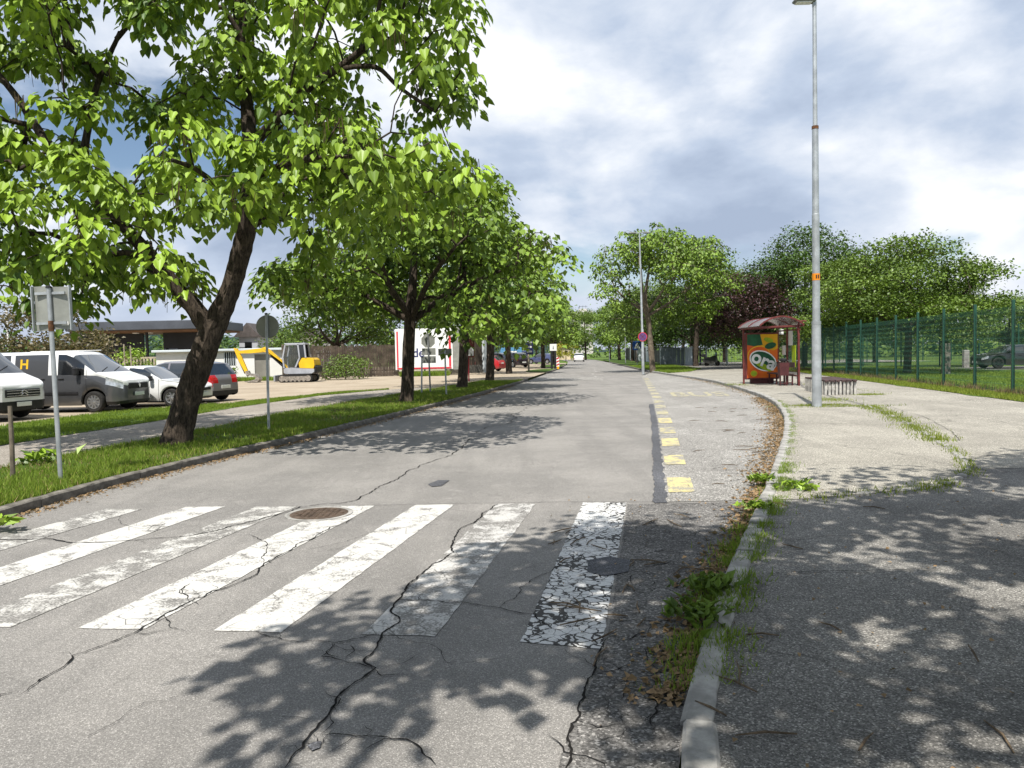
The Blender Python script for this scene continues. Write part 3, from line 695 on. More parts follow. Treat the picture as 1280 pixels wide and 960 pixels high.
# ---- painted markings
def px_sheet(name, pts, z, mat, parent): return sheet(name, [g(x, y, z)[:2] for x, y in pts], z, mat, parent)
def stripe(corners, mat, z=0.0045):
    """a crossing stripe with slightly ragged ends"""
    a, b, c, d = [Vector((*p, 0)) for p in corners]; pts = []; rr = random.Random(int(a.x * 100))
    for p, q in ((a, b), (b, c), (c, d), (d, a)):
        n = max(2, int((q - p).length / 0.09))
        for i in range(n): v = p.lerp(q, i / n); pts.append((v.x + rr.uniform(-.006, .006), v.y + rr.uniform(-.008, .008)))
    return sheet('crossing_stripe', pts, z, mat, road)
for (n0, n1, f1, f0, m) in [((0.02, 4.45), (.48, 4.32), (1.25, 8.52), (.77, 8.58), 'white_paint_crazed'),
                         ((-.95, 4.63), (-.49, 4.57), (.24, 8.58), (-.21, 8.60), 'white_paint_gone'),
                         ((-1.90, 4.74), (-1.46, 4.69), (-.68, 8.62), (-1.12, 8.64), 'white_paint'),
                         ((-2.80, 4.84), (-2.36, 4.80), (-1.58, 8.66), (-2.04, 8.68), 'white_paint'),
                         ((-3.70, 4.92), (-3.26, 4.88), (-2.48, 8.70), (-2.95, 8.72), 'white_paint_worn'),
                         ((-4.58, 5.02), (-4.12, 4.98), (-3.33, 8.78), (-3.79, 8.80), 'white_paint'),
                         ((-5.44, 5.55), (-5.02, 5.45), (-4.26, 8.74), (-4.70, 8.78), 'white_paint_worn')]:
    stripe((n0, n1, f1, f0), m)
ydash = [(9.05, 10.1), (11.25, 12.25), (13.45, 14.6), (15.5, 16.75), (17.7, 18.95), (20, 21.2), (22.3, 23.5), (24.6, 25.8), (26.9, 28.1), (29.2, 30.4), (31.5, 32.7), (33.8, 35), (36.1, 37.3), (38.4, 39.6), (40.7, 41.9), (43, 44.2), (45.3, 46.5)]
for i, (a, b) in enumerate(ydash):
    o = strip('yellow_dash', lambda y: SM(y) + 0.13, lambda y: SM(y) + 0.13 + 0.31, a, b, 0.012, 'yellow_paint' if i < 5 and i != 3 else 'yellow_paint_worn', 0.3, 1, bay)
# BUS lettering on the bay, read by the bus driver
tm = text_mesh('BUS', 1.0, 'yellow_paint_worn', 'bus_lettering', bay, Matrix.Translation((6.95, 28.6, 0.012)) @ Matrix.Rotation(math.radians(-9), 4, 'Z') @ Matrix.Diagonal((1.25, 3.9, 0.02, 1)), 0.01, 0.02)
# centre line remnants and the far crossing
for (a, b) in ((50, 52.5), (56, 58.5), (62, 64.5), (68, 70.5), (76, 78)):
    strip('centre_dash', lambda y: (LK(y) + RK(y)) / 2 - 0.07 + (0.0 if y > 58 else -0.4), lambda y: (LK(y) + RK(y)) / 2 + 0.07 + (0.0 if y > 58 else -0.4), a, b, 0.008, 'white_paint_worn', 0.5, 1, road)
sheet('road_patch', [(1.2, 45.4), (5.3, 44.5), (5.9, 49.6), (1.9, 50.6)], 0.006, 'bay', road)

# ---- cracks: narrow dark gaps traced as ribbons
def ribbon(pts, w, z, mat='crack', parent=road, name='crack', seed=1, sub=5, rough=0.16):
    rr = random.Random(seed); P = [Vector((p[0], p[1], 0)) for p in pts]
    for it in range(sub):
        Q = [P[0]]
        for a, b in zip(P, P[1:]):
            L = (b - a).length
            if L > 0.05:
                nrm = Vector((-(b - a).y, (b - a).x, 0)); Q.append((a + b) / 2 + nrm * rr.uniform(-rough, rough))
            Q.append(b)
        P = Q
    V = []; n = len(P)
    for i, p in enumerate(P):
        d = P[min(i + 1, n - 1)] - P[max(i - 1, 0)]; d = d.normalized() if d.length else Vector((1, 0, 0)); nm = Vector((-d.y, d.x, 0))
        ww = w * rr.uniform(0.35, 1.25) * min(1, 0.15 + i / 4, 0.15 + (n - 1 - i) / 4); V += [p + nm * ww / 2, p - nm * ww / 2]
    V = [(v.x, v.y, z) for v in V]
    F = [(2 * i, 2 * i + 1, 2 * i + 3, 2 * i + 2) for i in range(n - 1)]
    return link(name, raw_mesh(name, np.array(V), F), mat, parent)
CW = 0.75
TR = [([(356, 962), (379, 936), (396, 912), (413, 891), (423, 871), (444, 854), (470, 836), (455, 828), (472, 808), (477, 795), (500, 778), (492, 757), (520, 725), (565, 682), (587, 656), (622, 630)], .020),
      ([(320, 790), (337, 797), (359, 802), (416, 805), (448, 799), (472, 793)], .013), ([(416, 805), (401, 822), (424, 826), (449, 831), (472, 836)], .013), ([(416, 805), (432, 814), (466, 815)], .008),
      ([(492, 750), (540, 752), (580, 754), (625, 761), (670, 769), (700, 790)], .014), ([(400, 921), (461, 921), (491, 926), (508, 926), (528, 943), (545, 958)], .013), ([(396, 901), (373, 898), (345, 897)], .008),
      ([(20, 872), (90, 821), (180, 784), (236, 754), (330, 705), (360, 690), (412, 660), (445, 648)], .016), ([(-30, 674), (0, 675), (82, 678), (150, 677), (232, 671), (300, 656), (375, 634), (424, 630), (480, 606), (545, 575), (600, 545)], .022),
      ([(330, 637), (440, 633), (560, 630), (700, 628), (826, 628)], .012), ([(706, 965), (722, 900), (735, 850), (758, 800)], .02), ([(330, 705), (334, 680), (312, 668)], .010), ([(180, 784), (205, 770), (214, 786), (232, 790)], .010), ([(236, 754), (226, 738), (238, 730)], .014),
      ([(625, 761), (650, 735), (690, 715), (735, 690)], .010), ([(444, 854), (430, 862), (421, 892)], .009), ([(472, 836), (505, 830), (525, 818)], .009), ([(379, 936), (404, 930), (415, 915)], .010), ([(413, 891), (417, 905), (400, 921)], .010),
      ([(545, 575), (620, 560), (700, 556), (760, 560)], .006), ([(600, 545), (640, 527), (680, 505), (700, 490)], .02), ([(380, 690), (470, 664), (560, 655)], .006), ([(480, 790), (560, 830), (640, 820)], .005), ([(565, 682), (640, 678), (700, 690)], .006),
      ([(268, 860), (180, 880), (90, 930)], .004), ([(128, 640), (180, 662), (240, 650)], .006)]
for i, (pp, w) in enumerate(TR): ribbon([g(x, y)[:2] for x, y in pp], w * CW, 0.0085, seed=i, name='crack', rough=0.11 if i != 9 else 0.015)
br = random.Random(31)
for i, (pp, w) in enumerate(TR):          # crumbling side branches of the wider cracks
    if w < .012 or i == 9: continue
    q = [g(x, y) for x, y in pp]
    for n_ in range(7 if i in (0, 7, 8) else 3):
        k_ = br.randrange(len(q) - 1); a = q[k_].lerp(q[k_ + 1], br.random()); an = br.uniform(0, 2 * PI); L = br.uniform(.06, .3)
        if a.y > 12: continue
        ribbon([a[:2], (a.x + L * .5 * math.cos(an), a.y + L * .5 * math.sin(an)), (a.x + L * math.cos(an + .6), a.y + L * math.sin(an + .6))], br.uniform(.004, .009), 0.008, seed=500 + 20 * i + n_, sub=4)
cr = random.Random(9)
for i in range(90):       # short transverse cracks of the old bay surface
    y = 9 + 30 * cr.random() ** 1.3; a = SM(y) + .5; b = RK(y) - .3
    if b < a + .3: continue
    x = cr.uniform(a, b); L = cr.uniform(.12, .55); an = cr.uniform(-.5, .5)
    ribbon([(x, y), (x + L * .5, y + L * .5 * math.sin(an) + cr.uniform(-.05, .05)), (min(b, x + L * math.cos(an)), y + L * math.sin(an))], cr.uniform(.006, .014), 0.0135, parent=bay, seed=100 + i, sub=3)
for i in range(46):       # crazed gutter and walkway
    y = cr.uniform(3.0, 8.3); a = interp([(3, .2), (8.5, 1.3)], y); b = RK(y) - .1; x = cr.uniform(a, max(a + .1, b)); L = cr.uniform(.1, .45); an = cr.uniform(0, PI)
    ribbon([(x, y), (x + L * .5 * math.cos(an) + cr.uniform(-.06, .06), y + L * .5 * math.sin(an)), (min(b, x + L * math.cos(an)), y + L * math.sin(an))], cr.uniform(.004, .010), 0.009, seed=200 + i, sub=4)
for i, pp in enumerate([[(985, 622), (1060, 617), (1130, 612), (1185, 604)], [(940, 720), (1020, 716), (1080, 716), (1190, 712)], [(990, 512), (1040, 513), (1082, 509)], [(1082, 478), (1180, 482), (1275, 486)], [(1205, 575), (1240, 570), (1285, 567)], [(1105, 505), (1150, 520), (1190, 540), (1200, 552)], [(1075, 494), (1130, 500), (1200, 500)], [(1000, 470), (980, 478), (950, 486)]]):
    q = [g(x, y, 0.11) for x, y in pp]; q = [g(x, y, zr(v.y) + .0)[:2] for (x, y), v in zip(pp, q)]
    z = max(zr(v[1]) for v in q) + 0.012
    ribbon(q, 0.010, z, parent=pav, seed=300 + i, rough=0.03)
px_sheet('tar_patch', [(735, 700), (762, 695), (788, 700), (786, 714), (756, 720), (734, 714)], 0.0105, 'tar', road)
px_sheet('tar_spot', [(384, 932), (392, 927), (402, 926), (400, 934), (390, 938)], 0.009, 'tar', road)
px_sheet('tar_spot', [(535, 605), (548, 600), (562, 600), (552, 607), (540, 608)], 0.009, 'tar', road)

# manhole cover
mp_ = g(399, 643); mh = thing('manhole_cover', 'round rusty iron manhole cover set in the zebra crossing', 'manhole cover', (mp_.x, mp_.y, 0.0))
MB().lathe([(0.36, -0.02), (0.36, 0.014), (0.33, 0.016), (0.325, 0.011), (0.30, 0.011)], n=32).build('frame', 'kerb_concrete', mh)
MB().lathe([(0.31, -0.02), (0.31, 0.0135), (0.29, 0.016), (0.0, 0.016)], n=32).build('lid', 'iron', mh)
mb = MB()
for i in range(-4, 5):
    for j in range(-4, 5):
        if (i * i + j * j) < 17: mb.box((i * .062, j * .062, 0.018), (.036, .036, .008), 0.785)
tag(mb.build('tread_studs', 'iron', mh), kind='stuff')
# ------------------------------------------------------------------ trees
def rel(p, base, r=None):
    v = Vector(p) - Vector(base); return (v.x, v.y, v.z) if r is None else (v.x, v.y, v.z, r)
def pxl(base, lst): return [rel(at(x, y, base[1] + dy), base, r) for x, y, dy, r in lst]
def pxb(base, lst):
    """crown ellipsoids from spots of the photograph: x, y, depth offset, radii in metres"""
    return [(np.array(rel(at(x, y, base[1] + dy), base)), (a, b, c)) for x, y, dy, a, b, c in lst]
b1 = tuple(g(222, 555, 0.1)); b1 = (b1[0], b1[1], 0.08)
def limb_line(l): return pxl(b1, l)
trunk1 = limb_line([(219, 560, 0, .34), (224, 535, 0, .265), (237, 488, 0, .242), (254, 440, 0, .24), (268, 405, 0, .225), (286, 366, 0, .185), (300, 318, -.1, .185), (310, 270, -.2, .17), (313, 215, -.2, .15), (310, 150, 0, .13), (302, 80, .3, .10), (296, 0, .5, .08), (300, -80, .6, .05)])
limbs1 = [limb_line([(262, 412, 0, .19), (246, 388, -.1, .165), (226, 366, -.2, .15), (190, 322, -.4, .12), (145, 272, -.5, .11), (100, 224, -.5, .10), (55, 172, -.5, .08), (20, 120, -.4, .06), (-30, 60, -.3, .04)]),
          limb_line([(100, 224, -.5, .08), (108, 170, -.4, .065), (120, 110, -.3, .05), (150, 40, 0, .035)]),
          limb_line([(312, 185, -.2, .10), (345, 150, -.3, .085), (385, 110, -.5, .075), (430, 80, -.8, .06), (478, 40, -1, .045), (510, 0, -1, .03)]),
          limb_line([(430, 85, -.8, .045), (470, 84, -1, .04), (500, 110, -1.1, .032), (545, 140, -1.1, .025)]),
          limb_line([(306, 290, -.2, .07), (340, 270, 0.8, .06), (390, 262, 1.8, .045), (430, 240, 2.4, .03)]),
          limb_line([(302, 300, -.2, .06), (285, 250, -1.2, .05), (250, 215, -2.2, .04), (215, 200, -2.8, .03)]),
          limb_line([(310, 230, -.2, .08), (330, 215, -1.4, .06), (380, 200, -2.4, .045), (440, 195, -2.8, .03)])]
blobs1 = pxb(b1, [(60, 200, -.5, 2.4, 2.2, 1.3), (10, 60, -.3, 2.0, 2.4, 1.5), (150, 60, 0, 1.6, 2.4, 1.3), (165, 265, -1.8, 1.8, 1.4, .85), (50, 330, -1.0, 1.9, 1.5, .65), (190, 345, -.4, 1.1, 1.0, .40),
                  (260, 215, -2.2, 1.6, 1.3, .8), (300, 60, .4, 1.9, 2.6, 1.7), (420, 60, -.6, 1.9, 2.2, 1.3), (520, 60, -1.0, 1.15, 1.6, 1.25), (540, 125, -1.0, .8, 1.2, .8), (420, 200, -2.2, 1.9, 1.5, .65), (510, 215, -1.4, 1.1, 1.3, .6),
                  (400, 270, 1.8, 1.8, 1.8, 1.0), (350, 160, 1.5, 2.2, 2.2, 1.2), (230, -90, .5, 3.6, 3.6, 1.5), (460, -80, -.5, 2.2, 2.4, 1.2), (0, -60, 0, 3.0, 3.0, 1.6), (120, 330, .9, 1.8, 1.2, .55), (360, 340, 1.4, .7, .9, .5), (-120, 180, 0, 2.0, 2.4, 2.4)])
tree('catalpa_tree', 'big catalpa nearest the camera with a leaning forked trunk on the left verge', b1, trunk1, limbs1, blobs1, n=500, leaves=52, size=0.19, spacing=0.50, seed=21, detail=True, pods=190, singles=300, twig=0.011, spread=0.43, gaps=((125, 15, 46), (185, 75, 40), (140, 160, 40), (25, 110, 30), (245, 20, 30), (480, 95, 42), (345, 45, 26), (160, 205, 26), (300, 130, 24), (440, 20, 24), (330, 300, 40), (60, 265, 20)), group='catalpas along the left verge')

def catalpa(px, py, label, h, w, lean, seed, n=230, leaves=30, group='catalpas along the left verge', low=0.30, z0=0.1, detail=False, leaf='leaf_catalpa_shaded', base=None, bark='bark', pods=60, size=0.235, name='catalpa_tree', r0=.24, skew=0.0, style='catalpa', spread=0.55, deep=1.0, trunk_h=None):
    b = base or tuple(g(px, py, z0)); b = (b[0], b[1], z0 - 0.03); rr = random.Random(seed); ht = trunk_h or h * 0.30
    tr = [(0, 0, -.05, r0 * 1.35), (lean * .12, 0, .35, r0), (lean * .5, rr.uniform(-.1, .1), ht, r0 * .85), (lean * .8, rr.uniform(-.2, .2), h * .5, r0 * .6), (lean + skew * .5, 0, h * .75, r0 * .32)]
    lb = []
    for i in range(6):
        a = i * 2 * PI / 6 + rr.uniform(-.3, .3); f = rr.uniform(.55, .8); s = ht * rr.uniform(.9, 1.15)
        lb.append([(lean * .55, 0, s, r0 * .5), (lean * .55 + math.cos(a) * w * .2 + skew * .2, math.sin(a) * w * .2, s + h * .13, r0 * .36), (lean + math.cos(a) * w * f * .5 + skew * .7, math.sin(a) * w * f * .5, s + h * rr.uniform(.2, .36), r0 * .18)])
    bl = []
    for i in range(15):
        a = i * 2.4 + rr.uniform(-.4, .4); u = rr.uniform(low + .08, .86); rad = w / 2 * math.sin(PI * min(.97, max(.22, (u - low + .22) / (1.12 - low + .12)))) ** .8 * .68
        bl.append((np.array((lean + skew + math.cos(a) * rad, math.sin(a) * rad * deep, h * u)), (w * rr.uniform(.15, .24), w * rr.uniform(.15, .24), h * rr.uniform(.07, .12))))
    bl.append((np.array((lean + skew, 0, h * .84)), (w * .26, w * .26, h * .13)))
    return tree(name, label, b, tr, lb, bl, n=n, leaves=leaves, size=size, seed=seed, group=group, detail=detail, pods=pods, leaf=leaf, bark=bark, spacing=0.5, style=style, spread=spread)
G1 = 'catalpas along the left verge'
catalpa(507, 502, 'second catalpa along the left verge, dark trunk in front of the white billboard', 8.6, 9.6, .5, 31, n=330, leaves=46, low=.22, pods=170, skew=.0, trunk_h=3.0)
catalpa(577, 485, 'third catalpa along the left verge, between the sign poles and the red car', 9.2, 8.4, .5, 33, n=280, leaves=44, low=.27, pods=110, trunk_h=3.2)
catalpa(612, 476, 'fourth catalpa along the left verge, trunk overlapping the red car', 8.8, 8.0, .3, 35, n=250, leaves=42, low=.30, pods=70, trunk_h=3.2)
c5 = catalpa(655, 468, 'rounded catalpa past the driveway, hanging over the dark parked cars', 9.2, 7.6, -.2, 37, n=220, leaves=40, low=.32, pods=30, base=(-0.2, 60.5))
def clone(src, xy, z, rz, s, label, group=None):
    c = copy_tree(src); c.location = (xy[0], xy[1], z); c.rotation_euler = (0, 0, rz); c.scale = (s, s, s)
    c['label'] = label
    if group: c['group'] = group
    return c
clone(c5, (3.2, 78), .08, 2.0, .92, 'small catalpa behind the white square sign on the left of the road', G1)
clone(c5, (5.2, 96), .08, 4.1, .95, 'farthest catalpa on the left side, its crown just left of the tower block', G1)
# right side of the road
G2 = 'trees along the right of the road'
catalpa(817, 464, 'tall catalpa with a pale leaning trunk beside the no-stopping sign', 11.4, 11.0, -.7, 41, n=340, leaves=42, group=G2, low=.24, bark='bark_light', pods=40, skew=1.3, r0=.22, trunk_h=4.0)
c8 = catalpa(0, 0, 'broad green tree behind the tall catalpa, over the grey metal fence', 11.8, 10.5, .2, 43, n=320, leaves=34, group=G2, low=.16, pods=0, base=(17.0, 71), leaf='leaf_small', size=.26, name='broadleaf_tree', style='round', spread=.7)
clone(c8, (15.4, 84), .1, 1.2, .80, 'leafy tree behind the blue pedestrian crossing sign', G2)
clone(c5, (16.0, 98), .1, 3.0, 1.0, 'catalpa on the right verge behind the thin grey pole', G2)
clone(c5, (17.6, 112), .1, 5.0, 1.05, 'catalpa on the right verge, second last before the bend', G2)
clone(c5, (18.0, 128), .1, .6, 1.1, 'catalpa on the right verge at the bend of the road', G2)
clone(c8, (14.5, 150), .1, 2.6, .85, 'green tree closing the view where the road bends, right of the white car', 'trees at the bend')
clone(c8, (5.0, 152), .1, 4.0, .8, 'green tree closing the view where the road bends, below the tower block', 'trees at the bend')
clone(c8, (20.5, 160), .1, 5.2, .95, 'tall green tree behind the last catalpas on the right', 'trees at the bend')
clone(c8, (24.5, 110), .1, .4, .95, 'round tree behind the right-hand catalpas near the pale panels', 'trees at the bend')
catalpa(925, 458, 'purple-leaved plum tree left of the bus shelter', 7.4, 7.4, -.1, 51, n=270, leaves=46, group=None, low=.28, pods=0, leaf='leaf_purple', size=.20, name='plum_tree', base=(18.2, 60), style='round', spread=.7, r0=.2)
catalpa(0, 0, 'tall dark green tree with spiky top behind the bus shelter', 11.5, 10.6, .2, 53, n=400, leaves=64, low=.12, pods=0, leaf='leaf_dark', size=.22, name='dark_tree', base=(23.6, 62), style='round', spread=.75, group=None)
catalpa(0, 0, 'dark leafy tree filling the gap between plum tree and bus shelter', 7.8, 8.5, .1, 54, n=220, leaves=38, low=.2, pods=0, leaf='leaf_dark', size=.26, name='dark_tree', base=(23.0, 74), style='round', spread=.75, group=None)
G3 = 'hornbeams behind the green fence'
catalpa(1147, 466, 'wide hornbeam with layered branches behind the green mesh fence', 7.7, 9.4, .1, 55, n=360, leaves=80, low=.27, pods=0, leaf='leaf_small', size=.165, name='hornbeam_tree', style='layer', spread=.75, group=G3, base=(21.6, 42.0), r0=.2)
c9 = catalpa(0, 0, 'second hornbeam just right of the lamp post behind the fence', 7.1, 7.4, 0, 57, n=270, leaves=74, low=.28, pods=0, leaf='leaf_small', size=.165, name='hornbeam_tree', style='layer', spread=.7, group=G3, base=(20.9, 47.5), r0=.18)
clone(c9, (29.6, 52.5), .1, 2.0, .84, 'hornbeam with thin dark trunk left of the black car', G3)
clone(c9, (37.5, 58.0), .1, 4.0, .74, 'hornbeam at the right edge behind the black car', G3)
clone(c9, (38.5, 51.0), .1, 1.0, .62, 'low hornbeam at the right frame edge over the black car', G3)
clone(c9, (33, 70), .1, 3.0, .8, 'hornbeam farther back on the lawn behind the hornbeam row', G3)
# left background
catalpa(0, 0, 'leafy tree leaning over the plank fence behind the yellow excavator', 8.4, 9.5, 0, 61, n=260, leaves=32, low=.18, pods=0, leaf='leaf_small', size=.27, name='garden_tree', style='round', spread=.75, base=(-14.5, 64), group=None)
catalpa(0, 0, 'dark leafy tree over the plank fence left of the billboard', 8.8, 9.0, 0, 62, n=240, leaves=32, low=.14, pods=0, leaf='leaf_dark', size=.27, name='garden_tree', style='round', spread=.75, base=(-9.5, 70), group=None)
catalpa(0, 0, 'garden tree behind the billboard and the wooden shed', 8.0, 9.5, 0, 64, n=230, leaves=30, low=.2, pods=0, leaf='leaf_small', size=.27, name='garden_tree', style='round', spread=.75, base=(-2.5, 84), group=None)
catalpa(0, 0, 'bronze-leaved shrub tree behind the dark grey van', 5.4, 6.6, 0, 63, n=170, leaves=34, low=.10, pods=0, leaf='leaf_bronze', size=.22, name='bronze_tree', style='round', spread=.6, base=(-27.5, 46), group=None, r0=.12)
catalpa(0, 0, 'yellow-green bush behind the vans at the left edge', 2.9, 5.5, 0, 65, n=80, leaves=40, low=.05, pods=0, leaf='leaf_small', size=.2, name='bush', style='round', spread=.6, base=(-31.5, 47), group=None, r0=.06)
catalpa(0, 0, 'small bright bush in front of the black pavilion', 2.6, 2.6, 0, 66, n=36, leaves=36, low=.1, pods=0, leaf='leaf_catalpa', size=.2, name='bush', style='round', spread=.45, base=(-29.0, 58.5), group=None, r0=.05)
catalpa(0, 0, 'green shrub seen through the opening of the black pavilion', 4.6, 6.5, 0, 67, n=90, leaves=36, low=.05, pods=0, leaf='leaf_small', size=.26, name='bush', style='round', spread=.6, base=(-38.0, 91), group=None, r0=.07)
catalpa(0, 0, 'green weeds bush at the plank fence beside the excavator', 1.7, 3.4, 0, 68, n=50, leaves=34, low=.02, pods=0, leaf='leaf_small', size=.16, name='bush', style='round', spread=.4, base=(-11.7, 54.0), group=None, r0=.03)
catalpa(0, 0, 'shrub with greyish leaves between the white garage and the round sign', 4.4, 5.5, 0, 69, n=90, leaves=34, low=.1, pods=0, leaf='leaf_small', size=.24, name='bush', style='round', spread=.6, base=(-20.5, 70), group=None, r0=.07)
catalpa(0, 0, 'yellow flowering bush at the bend of the road', 3.6, 4.6, 0, 70, n=60, leaves=36, low=.05, pods=0, leaf='leaf_yellow', size=.22, name='bush', style='round', spread=.5, base=(9.9, 140), group=None, r0=.06)

# the catalpa that stands beside the camera and throws the near shade
def near_tree():
    rng = np.random.default_rng(77); poly = [(-1.35, 4.35), (-.85, 5.2), (-.3, 5.9), (.40, 7.4), (1.1, 8.1), (2.0, 7.7), (2.9, 7.95), (4.6, 8.6), (7.5, 11.2), (12, 12.5), (12, -4), (1.2, -4), (.2, 2.0), (-.1, 3.0), (-.7, 3.75)]
    def inside(x, y):
        c = False; n = len(poly)
        for i in range(n):
            (x1, y1), (x2, y2) = poly[i], poly[i - 1]
            if (y1 > y) != (y2 > y) and x < (x2 - x1) * (y - y1) / (y2 - y1) + x1: c = not c
        return c
    holes = [(g(x, y).x, g(x, y).y, r) for x, y, r in ((1100, 790, .26), (1150, 880, .24), (1250, 740, .42), (1240, 660, .5), (1040, 690, .28), (940, 690, .2), (600, 840, .22), (720, 860, .2), (640, 930, .2), (1120, 690, .25), (1270, 930, .25), (500, 910, .2), (790, 740, .22), (1000, 950, .12), (1280, 620, .5), (890, 650, .3), (760, 930, .2))]
    C = []; tries = 0; h = SUN_DIR / SUN_DIR.z
    extra = [(4.2, 9.75), (4.9, 9.9), (5.6, 10.1), (3.7, 9.55), (5.3, 9.6)]
    while len(C) < 1500 and tries < 60000:
        tries += 1
        if extra: x, y = extra.pop()
        else: x, y = rng.uniform(-2, 10), rng.uniform(0.5, 12)
        z = rng.uniform(4.8, 8.2)
        if not inside(x, y) and tries > 5: continue
        if any((x - a) ** 2 + (y - b) ** 2 < (r + .27) ** 2 for a, b, r in holes): continue
        p = np.array((x + h.x * z, y + h.y * z, z))
        if any(in_view(p + np.array(o), 1.0) for o in ((0, 0, -1.1), (.8, 0, -.8), (-.8, 0, -.8), (0, .8, -1.0), (0, -.5, -.9))): continue
        if C and np.min(np.linalg.norm(np.array(C) - p, axis=1)) < (.27 if x > 1.3 else .36): continue
        C.append(p)
    S_ = np.array([c[:2] - np.array((h.x, h.y)) * c[2] for c in C]); C = [c for c, s in zip(C, S_) if s[0] > 1.3 or np.sum(np.linalg.norm(S_ - s, axis=1) < .55) > 4]
    base = (4.6, -1.6, .03); B = np.array(base)
    tr = [(0, 0, -.05, .36), (.02, .05, .4, .27), (-.1, .2, 2.2, .24), (-.2, .5, 3.9, .2), (-.3, .8, 6.5, .1), (-.3, .9, 8, .04)]
    lb = [[(-.2, .5, 3.6, .13), (-1.6, 1.2, 4.9, .09), (-4.2, 2.0, 5.7, .04)], [(-.2, .5, 3.8, .12), (.3, 2.0, 5.4, .08), (.8, 4.2, 6.8, .04)], [(-.2, .5, 3.8, .12), (1.6, .6, 5.2, .08), (4.2, 2.0, 6.6, .04)], [(-.2, .4, 3.7, .1), (-1.2, -1.4, 5.2, .07), (-2.5, -3, 6, .03)]]
    tree('catalpa_tree', 'catalpa standing beside the camera whose shade falls over the near pavement', base, tr, lb, None, leaves=40, size=.19, seed=78, centres=np.array(C) - B, pods=40, twig=.010, spread=.5)
near_tree()

# dark masses behind and the far wood that closes the horizon
clone(c8, (25.5, 92), .1, 2.2, 1.0, 'bushy tree behind the plum tree, over the pale bar gate', 'trees at the bend')
catalpa(0, 0, 'low dark tree behind the grey sheet metal fence', 8.5, 9.0, 0, 81, n=210, leaves=38, low=.12, pods=0, leaf='leaf_dark', size=.28, name='dark_tree', base=(19.0, 81), style='round', spread=.8, group=None)
def far_wood(name, label, lines, n, seed, mat, size=.9):
    rng = np.random.default_rng(seed); P = []
    for (x0, y0, x1, y1, h, w) in lines:
        m = int(n * math.hypot(x1 - x0, y1 - y0) / 100); u = rng.random(m); q = np.stack([x0 + (x1 - x0) * u, y0 + (y1 - y0) * u, np.zeros(m)], 1); q[:, 1] += rng.normal(size=m) * w
        s = q[:, 0] + q[:, 1] * .7; top = h * (.72 + .16 * np.sin(s * .33) + .12 * np.sin(s * .81 + 1) + .1 * np.sin(s * 1.9)); q[:, 2] = top * rng.random(m) ** .7; P.append(q)
    P = np.concatenate(P); m = len(P); a = rng.random(m) * 2 * PI; D = np.stack([np.cos(a), np.sin(a), rng.uniform(-.8, .2, m)], 1)
    N = np.array([0, -.5, 1.]) + rng.normal(size=(m, 3)) * .5
    o = link(name, repeat_mesh(name, place(KITE, P, D, N, size * rng.uniform(.5, 1.2, m)), KITE_F, rng.random(m)), mat); tag(o, label, 'wood', kind='stuff')
far_wood('far_wood', 'belt of green trees closing the horizon ahead and on the right', [(-30, 215, 60, 190, 13, 4), (60, 190, 150, 150, 9, 4), (150, 150, 210, 110, 8, 4), (34, 118, 80, 112, 6, 3)], 9000, 5, 'leaf_small')
far_wood('far_wood', 'belt of dark trees on the far left behind the pavilion and garage', [(-160, 150, -60, 160, 9, 4), (-60, 150, -8, 130, 9, 4)], 8000, 6, 'leaf_dark')
# ------------------------------------------------------------------ vehicles
def wheel(parent, x, y, r, w, side, rim='silver', spokes=7):
    """tyre with a spoked rim as its sub-part; side +1 = rim faces +y"""
    s = side; prof = [(r * .62, -w / 2), (r * .90, -w / 2), (r * .985, -w * .32), (r, -w * .15), (r, w * .15), (r * .985, w * .32), (r * .90, w / 2), (r * .66, w / 2), (r * .62, w * .30), (r * .2, w * .24)]
    t = MB().lathe([(a, b * s) for a, b in prof], (0, 0, 0), 28, 'Y').build('wheel', 'rubber', parent, True, loc=(x, y, r))
    mb = MB(); f = w * .40 * s
    mb.lathe([(r * .66, w * .30 * s), (r * .66, w * .46 * s), (r * .59, w * .44 * s), (r * .58, w * .30 * s)], (0, 0, 0), 28, 'Y')
    for i in range(spokes):
        a = 2 * PI * i / spokes; mb.bar((math.cos(a) * r * .1, f, math.sin(a) * r * .1), (math.cos(a) * r * .6, f, math.sin(a) * r * .6), r * .16, w * .1, up=(0, 1, 0))
    mb.lathe([(r * .17, w * .2 * s), (r * .17, w * .43 * s), (r * .12, w * .46 * s)], (0, 0, 0), 14, 'Y')
    mb.build('rim', rim, t, True); return t

